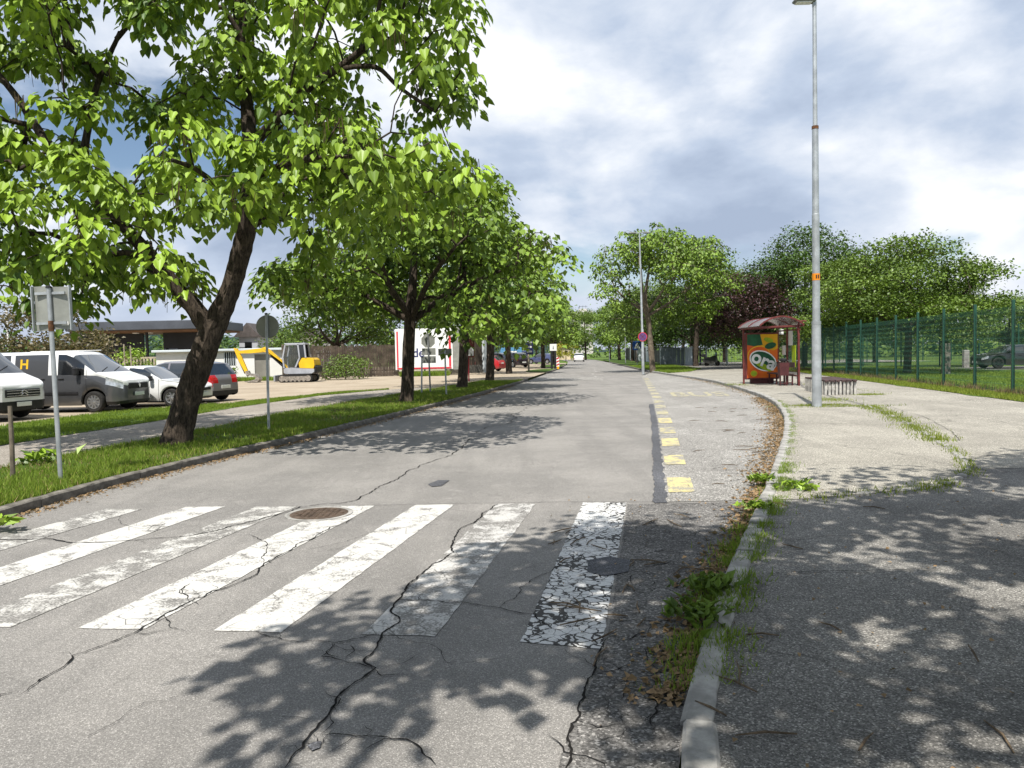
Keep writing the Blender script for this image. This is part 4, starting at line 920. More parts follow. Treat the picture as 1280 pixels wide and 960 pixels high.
def car(name, label, cat, loc, rz, P, group=None):
    """lofted car body: nose at x = 0, tail at x = -L; every window, lamp and wheel a part"""
    L, W = P['L'], P['W'] / 2; top = [(-a, z) for a, z in P['top']]; belt = [(-a, z) for a, z in P['belt']]
    c = thing(name, label, cat, loc, rz, group); r = P['r']; xf, xr = P['wheels']; zc = P.get('zc', .20)
    iT = lambda x: float(np.interp(x, [a for a, _ in P['top']], [z for _, z in P['top']])); iB = lambda x: float(np.interp(x, [a for a, _ in P['belt']], [z for _, z in P['belt']]))
    plan = P.get('plan', [(0, .62), (.05, .80), (.16, .92), (.4, .975), (.9, 1), (L - .7, 1), (L - .25, .975), (L - .07, .92), (L, .82)])
    iW = lambda x: W * float(np.interp(x, [a for a, _ in plan], [z for _, z in plan]))
    xs = set(np.round(np.arange(0, L + .001, P.get('dx', .09)), 3)) | {0, .03, .07, .13, L - .03, L - .08, L - .14, L}
    for xw in (xf, xr):
        for a in np.linspace(-1, 1, 15): xs.add(round(xw + (r + .07) * math.sin(a * PI / 2), 3))
    for reg in P['glass'] + P['regions']: xs.add(round(reg[1], 3)); xs.add(round(reg[2], 3))
    for a, _ in P['top']: xs.add(round(a, 3))
    xs = sorted(x for x in xs if 0 <= x <= L); th = P.get('tumble', .20); sec = []
    for x in xs:
        w = iW(x); zt = iT(x); zb = zc + .06 * max(0, 1 - x / .25) + .08 * max(0, 1 - (L - x) / .25)
        for xw in (xf, xr):
            d = abs(x - xw); R = r + .07
            if d < R: zb = max(zb, r + math.sqrt(R * R - d * d))
        zl = min(iB(x), zt - .025); zl = max(zl, zb + .05); gz = max(zt - zl, .02); h = zl - zb
        wr = w * (1 - th * min(1, gz / .55)); e = .962 * w
        sec.append([(w * .93, zb), (w * .985, zb + .14 * h), (w, zb + .45 * h), (w * .995, zb + .78 * h), (e, zl), (e * .45 + wr * .55 + .008, zl + .48 * gz), (wr, zl + .86 * gz), (wr * .90, zl + .955 * gz), (wr * .55, zt - .004), (0, zt)])
    NJ = 10; V = []
    for x, s in zip(xs, sec):
        for y, z in s: V.append((-x, y, z))
        for y, z in s[:-1]: V.append((-x, -y, z))
    per = NJ + NJ - 1
    idx = lambda i, j, sd: i * per + (j if sd > 0 or j == NJ - 1 else NJ + j)
    parts = {}
    def owner(xm, j, sd):
        for q, reg in enumerate(P['glass'] + P['regions']):
            nm, x0, x1, j0, j1, mt = reg[:6]
            if x0 - 1e-4 <= xm <= x1 + 1e-4 and j0 <= j < j1: return (nm, mt, q, sd if not nm in ('windscreen', 'rear_window', 'lower_body', 'bumper', 'panoramic_roof', 'bonnet') else 0)
        return ('body', P['paint'], -1, 0)
    for i in range(len(xs) - 1):
        xm = (xs[i] + xs[i + 1]) / 2
        for sd in (1, -1):
            for j in range(NJ - 1):
                f = (idx(i, j, sd), idx(i + 1, j, sd), idx(i + 1, j + 1, sd), idx(i, j + 1, sd))
                parts.setdefault(owner(xm, j, sd), []).append(f if sd < 0 else f[::-1])
    for i, sgn in ((0, 1), (len(xs) - 1, -1)):
        ring = [idx(i, j, 1) for j in range(NJ)] + [idx(i, j, -1) for j in range(NJ - 2, -1, -1)]
        for q in range(NJ - 1):
            f = (idx(i, q, 1), idx(i, q + 1, 1), idx(i, q + 1, -1), idx(i, q, -1)); f = tuple(dict.fromkeys(f))
            bq = [n_ for n_, reg in enumerate(P['glass'] + P['regions']) if reg[0] == 'bumper' and reg[3] <= q < reg[4] and ((i == 0 and reg[1] == 0) or (i > 0 and reg[2] >= L))]
            if bq: parts.setdefault(('bumper', (P['glass'] + P['regions'])[bq[0]][5], bq[0], 0), []).append(f if sgn > 0 else f[::-1]); continue
            parts.setdefault(('body', P['paint'], -1, 0) if not ('lower_paint' in P and q < P.get('lower_j', 3)) else ('lower_body', P['lower_paint'], -2, 0), []).append(f if sgn > 0 else f[::-1])
    A = np.array(V); merged = {}
    for (nm, mt, q, sd), fs in parts.items():
        merged.setdefault((nm, mt, q if nm not in ('lower_body', 'body') else -1, sd), []).extend(fs)
    for (nm, mt, q, sd), fs in merged.items():
        used = sorted({i for f in fs for i in f}); mp = {u: k for k, u in enumerate(used)}
        me = raw_mesh(nm, A[used], [tuple(mp[i] for i in f) for f in fs], smooth=True)
        try: me.set_sharp_from_angle(angle=math.radians(40))
        except Exception: pass
        link(nm, me, mt, c)
    MB().box((-L / 2, 0, zc + .16), (L - .5, W * 1.42, .30)).build('underbody', 'black_plastic', c)
    for xw in (xf, xr):
        for sd in (1, -1): wheel(c, -xw, sd * (W - .115), r, .21, sd, P.get('rim', 'silver'), P.get('spokes', 7))
    xm = P.get('mirror', 1.35)
    if xm:
        for sd in (1, -1):
            m_ = MB().bbox((-xm, sd * (W + .09), iB(xm) + .12), (.14, .20, P.get('mh', .15)), .03).build('mirror', P.get('mirror_mat', 'black_plastic'), c, True)
            MB().bar((-xm, sd * (W - .05), iB(xm) + .05), (-xm, sd * (W + .06), iB(xm) + .08), .05).build('mirror_arm', 'black_plastic', m_)
    zf = iT(0)
    if 'grille' in P:
        gw, z0, z1 = P['grille']; gr_ = MB().bbox((.0, 0, (z0 + z1) / 2), (.05, gw, z1 - z0), .02).build('grille', 'black_plastic', c)
        for k in range(3): MB().box((.03, 0, z0 + (z1 - z0) * (k + .5) / 3), (.012, gw * .94, .016)).build('grille_bar', 'chrome' if P.get('chrome') else 'black_plastic', gr_)
    zp = P.get('plate', .5); MB().bbox((.035 if zp else 0, 0, zp), (.02, .52, .12), .006).build('licence_plate', 'plate_white', c)
    MB().bbox((-L - .012, 0, P.get('rplate', .8)), (.02, .52, .12), .006).build('licence_plate', 'plate_white', c)
    hz = P.get('handle')
    if hz:
        for x in hz:
            for sd in (1, -1): MB().bbox((-x, sd * (W + .006), iB(x) - .12), (.2, .03, .035), .01).build('door_handle', P.get('handle_mat', 'black_plastic'), c)
    for x in P.get('seams', ()):
        for sd in (1, -1):
            pts = []; i0 = int(np.argmin([abs(q - x) for q in xs])); s = sec[i0]
            vs = []
            for y, z in s[:6]: vs += [(-x - .006, sd * (y + .004), z), (-x + .006, sd * (y + .004), z)]
            MB().add(vs, [(2 * k, 2 * k + 1, 2 * k + 3, 2 * k + 2) for k in range(5)]).build('door_seam', 'black_plastic', c)
    for x, j in P.get('wipers', ()): pass
    return c

HATCH = dict(L=4.1, W=1.72, r=.31, wheels=(.82, 3.35), top=[(0, .62), (.06, .72), (.35, .83), (1.05, .93), (1.15, .96), (1.85, 1.38), (2.2, 1.43), (3.1, 1.42), (3.55, 1.34), (3.95, .98), (4.06, .8), (4.1, .62)],
             belt=[(0, .60), (.35, .78), (1.1, .88), (3.6, .95), (4.1, .62)], glass=[('windscreen', 1.15, 1.85, 6, 9, 'car_glass'), ('rear_window', 3.55, 3.93, 6, 9, 'car_glass'), ('side_window', 1.55, 2.35, 4, 6, 'car_glass'), ('side_window', 2.43, 3.15, 4, 6, 'car_glass')],
             regions=[('headlight', .03, .34, 3, 5, 'head_lens'), ('bumper', 0, .13, 0, 1, 'black_plastic'), ('tail_light', 3.92, 4.08, 2, 4, 'tail_lens')], grille=(.8, .52, .62), plate=.40, rplate=.72, handle=(2.1,), seams=(1.25, 2.4, 3.2), mirror=1.5)
MPV = dict(HATCH, L=4.36, W=1.78, r=.325, wheels=(.85, 3.55), top=[(0, .66), (.06, .78), (.4, .92), (1.0, 1.04), (1.85, 1.48), (2.2, 1.56), (3.3, 1.55), (3.95, 1.46), (4.22, 1.02), (4.32, .86), (4.36, .62)], belt=[(0, .64), (.4, .86), (1.0, .98), (3.9, 1.06), (4.2, .98), (4.36, .6)],
           glass=[('windscreen', 1.0, 1.85, 6, 9, 'car_glass'), ('rear_window', 3.97, 4.22, 5, 9, 'car_glass'), ('side_window', 1.5, 2.4, 4, 6, 'car_glass'), ('side_window', 2.48, 3.25, 4, 6, 'car_glass'), ('side_window', 3.31, 3.7, 4, 6, 'car_glass')],
           regions=[('headlight', .03, .4, 3, 5, 'head_lens'), ('tail_light', 4.06, 4.345, 3, 5, 'tail_lens'), ('tail_light', 4.225, 4.345, 5, 8, 'tail_lens'), ('bumper', 4.0, 4.36, 0, 2, 'black_plastic')], plate=.45, rplate=.56, handle=(2.2, 3.1), seams=(1.4, 2.44, 3.3), mirror=1.45, paint='paint_warmgrey', spokes=10)
SUV = dict(MPV, L=4.5, W=1.85, r=.36, wheels=(.88, 3.6), zc=.25, paint='paint_plum', top=[(0, .74), (.06, .9), (.4, 1.02), (1.2, 1.12), (1.9, 1.56), (2.3, 1.66), (3.5, 1.64), (4.1, 1.5), (4.38, 1.12), (4.46, .95), (4.5, .7)], belt=[(0, .72), (.4, .96), (1.2, 1.05), (4.0, 1.12), (4.36, 1.05), (4.5, .7)],
           glass=[('windscreen', 1.2, 1.9, 6, 9, 'car_glass'), ('rear_window', 4.1, 4.38, 6, 9, 'car_glass'), ('side_window', 1.6, 2.5, 4, 6, 'car_glass'), ('side_window', 2.6, 3.4, 4, 6, 'car_glass')], regions=[('headlight', .03, .4, 3, 5, 'head_lens'), ('tail_light', 4.2, 4.46, 3, 5, 'tail_lens')])
VANA = dict(L=5.0, W=1.96, r=.335, wheels=(.93, 4.03), zc=.22, tumble=.13, top=[(0, .88), (.05, 1.0), (.25, 1.10), (.75, 1.24), (.82, 1.27), (1.62, 1.85), (1.85, 1.95), (2.2, 1.97), (4.8, 1.96), (4.95, 1.88), (5.0, 1.7)],
            belt=[(0, .82), (.25, .98), (.8, 1.16), (1.6, 1.20), (4.9, 1.20), (5.0, 1.1)], plan=[(0, .60), (.05, .74), (.16, .86), (.4, .95), (.9, 1), (4.8, 1), (4.95, .97), (5, .92)],
            glass=[('windscreen', .82, 1.62, 6, 9, 'car_glass'), ('side_window', 1.22, 2.12, 4, 6, 'dark_glass'), ('side_window', 2.45, 3.60, 4, 6, 'paint_graphite'), ('side_window', 3.75, 4.7, 4, 6, 'paint_graphite')],
            regions=[('headlight', .06, .52, 3, 5, 'head_lens'), ('bumper', 0, .55, 0, 1, 'black_plastic'), ('lower_body', 0, 5.0, 0, 4, 'paint_graphite')], paint='paint_white', lower_paint='paint_graphite', lower_j=5, grille=(1.05, .72, .90), plate=.55, rplate=.9, handle=(2.0, 2.65), seams=(1.15, 2.3, 3.65), mirror=1.42, mh=.25, spokes=10)
VANB = dict(L=5.4, W=2.05, r=.34, wheels=(.95, 4.4), zc=.24, tumble=.10, top=[(0, .92), (.05, 1.03), (.3, 1.15), (.75, 1.30), (.82, 1.33), (1.55, 2.05), (1.9, 2.25), (2.4, 2.28), (5.2, 2.28), (5.4, 2.1)], belt=[(0, .85), (.3, 1.02), (.8, 1.22), (1.6, 1.28), (5.4, 1.28)], plan=[(0, .70), (.05, .82), (.16, .91), (.4, .97), (.9, 1), (5.3, 1), (5.4, .95)],
            glass=[('windscreen', .82, 1.55, 6, 9, 'car_glass'), ('side_window', 1.15, 2.0, 4, 6, 'car_glass')], regions=[('headlight', .06, .55, 3, 5, 'head_lens'), ('bumper', 0, .4, 0, 2, 'black_plastic')], paint='paint_white', grille=(1.25, .66, .88), chrome=True, plate=.46, rplate=.9, handle=(2.1,), seams=(1.1, 2.2), mirror=1.3, mh=.3)
v = car('parked_van', 'two-tone panel van, white above dark graphite, with a yellow letter H', 'van', (-12.25, 25.2, .09), math.radians(-6), VANA)
text_mesh('H', .42, 'excavator_yellow', 'lettering', v, Matrix.Translation((-3.28, -.905, 1.55)) @ Matrix.Rotation(math.radians(82), 4, 'X'), .002, .012)
MB().prism([(-.06, 0), (0, .10), (.06, 0), (0, -.10)], 0.035, 0.05, 'X').build('badge', 'chrome', v, loc=(0, 0, .83))
v2 = car('parked_van', 'white van with chrome grille cut off by the left frame edge', 'van', (-13.85, 21.75, .09), math.radians(-10), VANB)
mb = MB()
for z in (0, .07): mb.bar((.045, -.14, .70 + z), (.045, 0, .78 + z), .02, .025); mb.bar((.045, 0, .78 + z), (.045, .14, .70 + z), .02, .025)
mb.build('badge', 'chrome', v2)
car('parked_car', 'small white hatchback half hidden behind the big leaning trunk', 'car', (-10.9, 27.3, .09), math.radians(-4), dict(HATCH, paint='paint_white'))
car('parked_car', 'grey compact people carrier showing its rear and red tail light', 'car', (-15.05, 30.5, .09), math.radians(163), MPV)
car('parked_car', 'red hatchback parked beyond the fourth catalpa', 'car', (-4.6, 69.8, .09), math.radians(158), dict(HATCH, paint='paint_red'))
car('parked_car', 'dark plum off-roader parked rear towards the road, right one of two', 'car', (-1.2, 87.5, .09), math.radians(125), SUV)
car('parked_car', 'black off-roader between the red car and the plum one', 'car', (-4.2, 88.5, .09), math.radians(150), dict(SUV, paint='paint_black'))
car('moving_car', 'white car driving away in the distance on the road', 'car', (11.55, 131, .0), math.radians(84), dict(HATCH, paint='paint_white'))
car('parked_car', 'black saloon behind the green fence at the right edge', 'car', (28.1, 46.6, .15), math.radians(176), dict(HATCH, L=4.5, W=1.8, r=.34, paint='paint_black', rim='black_plastic', wheels=(.9, 3.6)))
car('parked_car', 'small blue car far away on the left before the bend', 'car', (2.4, 108, .09), math.radians(150), dict(HATCH, paint='paint_blue'))

# mini excavator
def excavator():
    p = (-14.0, 50.6, .08); e = thing('mini_excavator', 'yellow and grey mini excavator with folded boom in front of the plank fence', 'excavator', p, 0)
    def loop(x0, x1, z0, z1, k=8):
        r = (z1 - z0) / 2; o = [(x1 - r + r * math.sin(a), (z0 + z1) / 2 - r * math.cos(a)) for a in np.linspace(0, PI, k)]
        return o + [(x0 + r - r * math.sin(a), (z0 + z1) / 2 + r * math.cos(a)) for a in np.linspace(0, PI, k)]
    for y in (-.78, .78):
        t = MB().prism(loop(-1.1, 1.1, 0, .52), y - .2, y + .2).build('track', 'rubber', e)
        MB().prism(loop(-.86, .86, .14, .40), y - .215, y + .215).build('track_frame', 'steel_worn', t)
        for x in (-.84, .84): MB().lathe([(.19, -.24), (.19, .24)], (x, y, .26), 14, 'Y').build('sprocket', 'steel_worn', t)
        for x in np.linspace(-.55, .55, 5): MB().lathe([(.08, -.23), (.08, .23)], (x, y, .13), 10, 'Y').build('roller', 'steel_worn', t)
    MB().bbox((0, 0, .46), (1.0, 1.2, .24), .04).build('undercarriage', 'excavator_grey', e)
    MB().prism([(-.75, .62), (-.6, .56), (1.05, .56), (1.22, .68), (1.22, .86), (.1, .92), (-.75, .95)], -.85, .85).build('platform', 'excavator_grey', e)
    MB().prism([(.28, .93), (1.18, .88), (1.24, 1.1), (1.20, 1.45), (1.02, 1.58), (.45, 1.58), (.22, 1.25)], -.84, .84).build('engine_cover', 'excavator_yellow', e)
    MB().bbox((1.26, 0, .82), (.22, 1.5, .5), .08).build('counterweight', 'black_plastic', e)
    # cab: frame with glass, on the near side
    fr = MB()
    for a, b in (((-.72, .95), (-.78, 1.65)), ((-.78, 1.65), (-.60, 2.45)), ((-.60, 2.45), (.62, 2.48)), ((.62, 2.48), (.70, 1.6)), ((.22, 2.46), (.30, 1.6)), ((.30, 1.6), (.02, .98))):
        for y in (-.84, .18): fr.bar((a[0], y, a[1]), (b[0], y, b[1]), .09)
    for x, z in ((-.60, 2.45), (.62, 2.48), (-.78, 1.65)): fr.bar((x, -.84, z), (x, .18, z), .09)
    cab = fr.build('cab_frame', 'excavator_grey', e)
    MB().bbox((0, -.33, 2.51), (1.36, 1.12, .07), .03).build('cab_roof', 'excavator_grey', cab)
    for y in (-.835, .175):
        MB().prism([(-.70, 1.0), (-.76, 1.65), (-.58, 2.42), (.20, 2.43), (.27, 1.6), (0, 1.02)], y - .01, y + .01).build('pane', 'shelter_glass', cab)
        MB().prism([(.28, 1.62), (.24, 2.43), (.60, 2.44), (.67, 1.62)], y - .01, y + .01).build('pane', 'dark_glass', cab)
    MB().bbox((.15, -.33, 1.25), (.5, .5, .5), .06).build('seat', 'black_plastic', e)
    MB().bbox((.36, -.33, 1.7), (.14, .45, .6), .05).build('seat_back', 'black_plastic', e)
    # boom, arm, bucket
    def link2(pts, w, nm, mat, y=.35, parent=None):
        return MB().prism(pts, y - w / 2, y + w / 2).build(nm, mat, parent or e)
    link2([(-.62, .9), (-.86, .9), (-1.2, 1.45), (-1.95, 2.15), (-2.25, 2.35), (-2.45, 2.30), (-2.5, 2.08), (-2.2, 1.98), (-1.75, 1.72)], .26, 'boom', 'excavator_yellow')
    link2([(-2.2, 2.30), (-2.2, 2.02), (-3.3, 1.95), (-4.0, 1.96), (-4.05, 2.12), (-3.3, 2.2)], .22, 'boom_tip', 'excavator_yellow')
    link2([(-4.35, 2.32), (-4.12, 2.28), (-3.85, 1.75), (-3.45, .72), (-3.62, .66), (-4.05, 1.5)], .20, 'arm', 'excavator_yellow')
    MB().bar((-.95, .35, .85), (-1.95, .35, 1.78), .09).build('hydraulic_cylinder', 'black_plastic', e)
    MB().bar((-4.28, .35, 2.05), (-3.66, .35, .62), .08).build('hydraulic_cylinder', 'black_plastic', e)
    link2([(-3.62, .78), (-3.40, .80), (-3.28, .55), (-3.52, .42)], .3, 'linkage', 'steel_worn')
    mb = MB(); A = [(-3.55, .55), (-3.35, .62), (-2.9, .55), (-2.62, .25), (-2.75, .05), (-3.15, .0), (-3.5, .12), (-3.2, .16), (-2.92, .22), (-2.86, .34), (-3.05, .46), (-3.38, .5)]
    mb.prism(A, -.02, .72); b = mb.build('bucket', 'steel_worn', e)
    for y in np.linspace(.05, .65, 4): MB().box((-3.53, y, .09), (.14, .07, .05)).build('tooth', 'steel_worn', b)
    MB().bbox((-1.35, 0, .28), (.10, 1.9, .42), .03).build('dozer_blade', 'excavator_grey', e)
excavator()

# ------------------------------------------------------------------ buildings and fences on the left
def garage():
    Y = 58.0; a = at(196, 470, Y); b = at(357, 470, Y); x0, x1 = a.x, b.x; zt = at(280, 440, Y).z
    t = thing('garage', 'low white rendered garage with barred window behind the parked cars', 'garage', (x0, Y, .05))
    w = x1 - x0; wx = (at(280, 450, Y).x - x0, at(295, 450, Y).x - x0); wz = (at(288, 458, Y).z, at(288, 441, Y).z)
    dx = (at(318, 450, Y).x - x0, at(337, 450, Y).x - x0)
    mb = MB(); D = 4.5
    for (a0, a1, z0, z1) in ((0, wx[0], 0, zt), (wx[0], wx[1], 0, wz[0]), (wx[0], wx[1], wz[1], zt), (wx[1], dx[0], 0, zt), (dx[1], w, 0, zt), (dx[0], dx[1], zt - .28, zt)): mb.box(((a0 + a1) / 2, .1, (z0 + z1) / 2), (a1 - a0, .2, z1 - z0))
    mb.box((0.1, D / 2 + .2, zt / 2), (.2, D - .2, zt)); mb.box((w - .1, D / 2 + .2, zt / 2), (.2, D - .2, zt)); mb.box((w / 2, D, zt / 2), (w - .4, .2, zt))
    mb.build('wall', 'white_wall', t)
    MB().bbox((w / 2, D / 2 - .1, zt + .09), (w + .4, D + .5, .18), .03).build('roof', 'pale_panel', t)
    wn = MB().box(((wx[0] + wx[1]) / 2, .16, (wz[0] + wz[1]) / 2), (wx[1] - wx[0], .03, wz[1] - wz[0])).build('window', 'dark_glass', t)
    for x in np.linspace(wx[0] + .05, wx[1] - .05, 6): MB().box((x, -.0, (wz[0] + wz[1]) / 2), (.05, .05, wz[1] - wz[0])).build('window_bar', 'pale_panel', wn)
    d = MB().bbox(((dx[0] + dx[1]) / 2, .12, (zt - .28) / 2), (dx[1] - dx[0], .06, zt - .28), .01).build('door', 'grey_door', t)
    MB().box((dx[1] - .2, .07, 1.0), (.05, .04, .3)).build('door_handle', 'black_plastic', d)
garage()
def pavilion():
    Y = 78; x0 = at(92, 420, Y).x; x1 = at(268, 420, Y).x; zt = at(180, 402, Y).z; zb = at(180, 413, Y).z; w = x1 - x0
    t = thing('pavilion', 'black flat-roofed pavilion with brown soffit behind the parked vans', 'building', (x0, Y, 0))
    MB().bbox((w / 2, 3.5, (zt + zb) / 2), (w, 10, zt - zb), .05).build('roof', 'roof_metal', t)
    MB().box((w / 2, 3.5, zb - .10), (w - .6, 9.4, .16)).build('soffit', 'soffit', t)
    fx = lambda px: at(px, 430, Y + 3).x - x0
    for a, b in ((fx(92), fx(180)), (fx(205), fx(262))):
        MB().box(((a + b) / 2, 3, (zb - .2) / 2), (b - a, .3, zb - .2)).build('wall', 'dark_cladding', t)
        MB().box((a + .8, 2.82, 1.9), (1.5, .06, 2.0)).build('window', 'dark_glass', t)
    for px in (198, 125): MB().box((fx(px), .5, (zb - .18) / 2), (.22, .22, zb - .2)).build('post', 'dark_cladding', t)
    for px in (130, 183, 200): MB().bbox((fx(px), .8, zb - .23), (.5, .5, .1), .03).build('ceiling_lamp', 'white_plastic', t)
pavilion()
def low_wall():
    Y = 63; a = at(140, 450, Y); b = at(207, 450, Y); t = thing('low_fence', 'low pale slatted fence with concrete post in front of the pavilion', 'fence', (a.x, Y, .05)); w = b.x - a.x; zt = at(170, 447, Y).z
    MB().box((w / 2, .1, zt - .08), (w, .14, .14)).build('rail', 'pale_wood', t); mb = MB()
    for i in range(int(w / .28)): mb.box((.1 + i * .28, 0, (zt - .15) / 2), (.16, .04, zt - .17))
    tag(mb.build('slats', 'pale_wood', t), kind='stuff')
    c = at(209, 450, Y).x - a.x; MB().bbox((c, 0, at(209, 441, Y).z / 2), (.5, .5, at(209, 441, Y).z), .03).build('post', 'concrete_light', t)
    MB().bbox((c + 1.7, .1, at(209, 441, Y).z - .1), (2.9, .3, .22), .03).build('beam', 'concrete_light', t)
low_wall()
for i, (px, y0) in enumerate(((103, 433), (113, 432), (128, 434), (156, 431), (164, 433))):
    p = at(px, 460, 56); tag(MB().tube([(0, 0, -.05), (.02, 0, at(px, y0, 56).z * .5), (0, 0, at(px, y0, 56).z)], [.06, .055, .05], 8).build('stake', 'pale_wood', loc=(p.x, 56, .05)), '%s thin wooden stake in front of the black pavilion' % ('leftmost', 'second from left', 'middle', 'second from right', 'rightmost')[i], 'stake', 'stakes in front of the pavilion')
def hedge():
    rng = np.random.default_rng(8); n = 9000; P = np.stack([rng.uniform(-36, -19.5, n), rng.uniform(51, 55, n), np.zeros(n)], 1); P[:, 2] = .1 + rng.random(n) ** .6 * (1.05 + .25 * np.sin(P[:, 0] * 1.3))
    a = rng.random(n) * 2 * PI; D = np.stack([np.cos(a), np.sin(a), rng.uniform(-.3, .9, n)], 1); N = np.array([0, 0, 1.]) + rng.normal(size=(n, 3)) * .6
    t = link('hedge', repeat_mesh('hedge', place(KITE, P, D, N, .2 * rng.uniform(.6, 1.3, n)), KITE_F, rng.random(n)), 'leaf_small'); tag(t, 'low green hedge bank behind the parked cars', 'hedge')
hedge()
def plank_fence():
    a = Vector((-16.6, 56.0, 0)); b = Vector((-8.9, 60.5, 0)); d = (b - a); L = d.length; an = math.atan2(d.y, d.x)
    t = thing('plank_fence', 'tall weathered vertical plank fence from the garage to the billboard', 'fence', (a.x, a.y, .05), an); rr = random.Random(5); mb = MB(); n = int(L / .135)
    for i in range(n): mb.box((i * .135 + .06, rr.uniform(-.015, .015), 1.25 + rr.uniform(-.06, .06)), (.115, .025, 2.4 + rr.uniform(-.1, .1)))
    tag(mb.build('planks', 'fence_plank', t), kind='stuff')
    for z in (.5, 1.9): MB().box((L / 2, .06, z), (L, .06, .1)).build('rail', 'fence_plank', t)
    for i in range(5): MB().box((L * i / 4, .12, 1.3), (.14, .14, 2.6)).build('post', 'old_wood', t)
plank_fence()
def shed_fence():
    a = Vector((-5.0, 62.2, 0)); b = Vector((-3.5, 64.5, 0)); d = b - a; an = math.atan2(d.y, d.x); L = 4.6
    t = thing('plank_fence', 'short dark plank fence right of the billboard behind the catalpa trunks', 'fence', (a.x, a.y, .05), an); mb = MB(); rr = random.Random(6)
    for i in range(34): mb.box((i * .135 + .06, rr.uniform(-.015, .015), 1.45), (.118, .025, 2.8 + rr.uniform(-.06, .06)))
    tag(mb.build('planks', 'fence_plank', t), kind='stuff'); MB().box((L / 2, .06, .35), (L, .2, .7)).build('plinth', 'kerb_dark', t)
    MB().bbox((-.25, 0, 1.5), (.3, .3, 3.0), .02).build('post', 'pale_wood', t); MB().bbox((L + .2, 0, 1.5), (.5, .4, 3.0), .02).build('post', 'pale_panel', t)
shed_fence()
def billboard():
    Y = 59.5; x0 = at(496, 440, Y).x; x1 = at(564, 440, Y).x; z0 = at(530, 461, Y).z; z1 = at(530, 413, Y).z; w = x1 - x0
    t = thing('billboard', 'white billboard with red border and dark blue letters de', 'billboard', (x0, Y, .05))
    MB().box((w / 2, 0.06, (z0 + z1) / 2), (w + .24, .12, z1 - z0 + .2)).build('board', 'print_white', t)
    fr = MB(); 
    for (cx, cz, dx, dz) in ((w / 2, z0, w, .12), (w - .10, (z0 + z1) / 2, .16, z1 - z0 - .2), (.06, (z0 + z1) / 2, .12, z1 - z0 - .2)): fr.box((cx, -.012, cz), (dx, .02, dz))
    fr.build('border', 'print_red', t); MB().box((w + .42, 0.05, (z0 + z1) / 2), (.55, .14, z1 - z0 + .3)).build('side_panel', 'sign_back', t)
    text_mesh('de', .95, 'print_navy', 'lettering', t, Matrix.Translation((at(523, 442, Y).x - x0, -.006, at(523, 441.5, Y).z - .05)) @ Matrix.Rotation(PI / 2, 4, 'X'), .004, .015)
    MB().prism([(1.0, z0 + .4), (1.15, z0 + .75), (1.35, z0 + .4)], -.008, -.004).build('mark', 'print_red', t)
    for x in (.4, w / 2, w - .4): MB().box((x, .2, z0 / 2 + .2), (.14, .14, z0 + .5)).build('post', 'galvanised_dark', t)
billboard()
def small_house():
    Y = 88; x0 = at(299, 430, Y).x; x1 = at(322, 430, Y).x; zt = at(310, 420, Y).z; t = thing('house', 'small pale grey house with dark roof above the white garage', 'house', (x0, Y, 0)); w = x1 - x0
    MB().box((w / 2, 3, zt / 2), (w, 6, zt)).build('wall', 'grey_wall', t); MB().prism([(-.5, zt - .1), (w + .5, zt - .1), (w / 2, zt + 1.5)], -.4, 6.4).build('roof', 'tile_roof', t)
    MB().box((w / 2, -.02, zt - 1.2), (.8, .06, 1.0)).build('window', 'dark_glass', t)
    Y = 82; x0 = at(368, 430, Y).x; x1 = at(398, 430, Y).x; zt = at(380, 422, Y).z; w = x1 - x0
    t = thing('house', 'white gabled house glimpsed between leaves above the excavator', 'house', (x0, Y, 0)); MB().box((w / 2, 3, zt / 2), (w, 6, zt)).build('wall', 'white_wall', t)
    MB().prism([(-.3, zt), (w + .3, zt), (w / 2, zt + 1.0)], -.3, 6.3).build('roof', 'tile_roof', t); MB().box((w / 2, -.02, zt - .7), (.5, .06, .6)).build('window', 'dark_glass', t)
    Y = 165; x0 = at(694, 430, Y).x; x1 = at(713, 430, Y).x; zt = at(702, 434, Y).z; w = x1 - x0
    t = thing('house', 'cream house with brown roof far ahead where the road bends', 'house', (x0, Y, 0)); MB().box((w / 2, 3, zt / 2), (w, 6, zt)).build('wall', 'cream_wall', t)
    MB().prism([(-.5, zt), (w + .5, zt), (w / 2, zt + 1.5)], -.4, 6.4).build('roof', 'soffit', t)
    for q in (.3, .7): MB().box((w * q, -.02, zt * .55), (.6, .06, .9)).build('window', 'dark_glass', t)
small_house()
def tower():
    Y = 520; x0 = at(713, 400, Y).x; x1 = at(741, 400, Y).x; zt = at(727, 389, Y).z; w = x1 - x0; t = thing('tower_block', 'pale tower block with roof antennas above the treetops', 'building', (x0, Y, 0))
    MB().box((w / 2, 6, zt / 2), (w, 12, zt)).build('wall', 'block_wall', t); MB().box((w * .6, 6, zt + .9), (w * .35, 5, 1.8)).build('roof_cabin', 'block_wall', t)
    for k in range(3):
        MB().bar((w * (.45 + .14 * k), 5, zt), (w * (.45 + .14 * k), 5, zt + 4.2), .14).build('antenna', 'black_plastic', t)
    MB().bar((w * .42, 5, zt + 3.5), (w * .8, 5, zt + 3.5), .2).build('antenna', 'black_plastic', t)
    for r in range(9):
        for q in range(3): MB().box((w * (.3 + .22 * q), -.05, zt - 2.2 - r * 2.9), (1.3, .2, 1.3)).build('window', 'dark_glass', t)
tower()
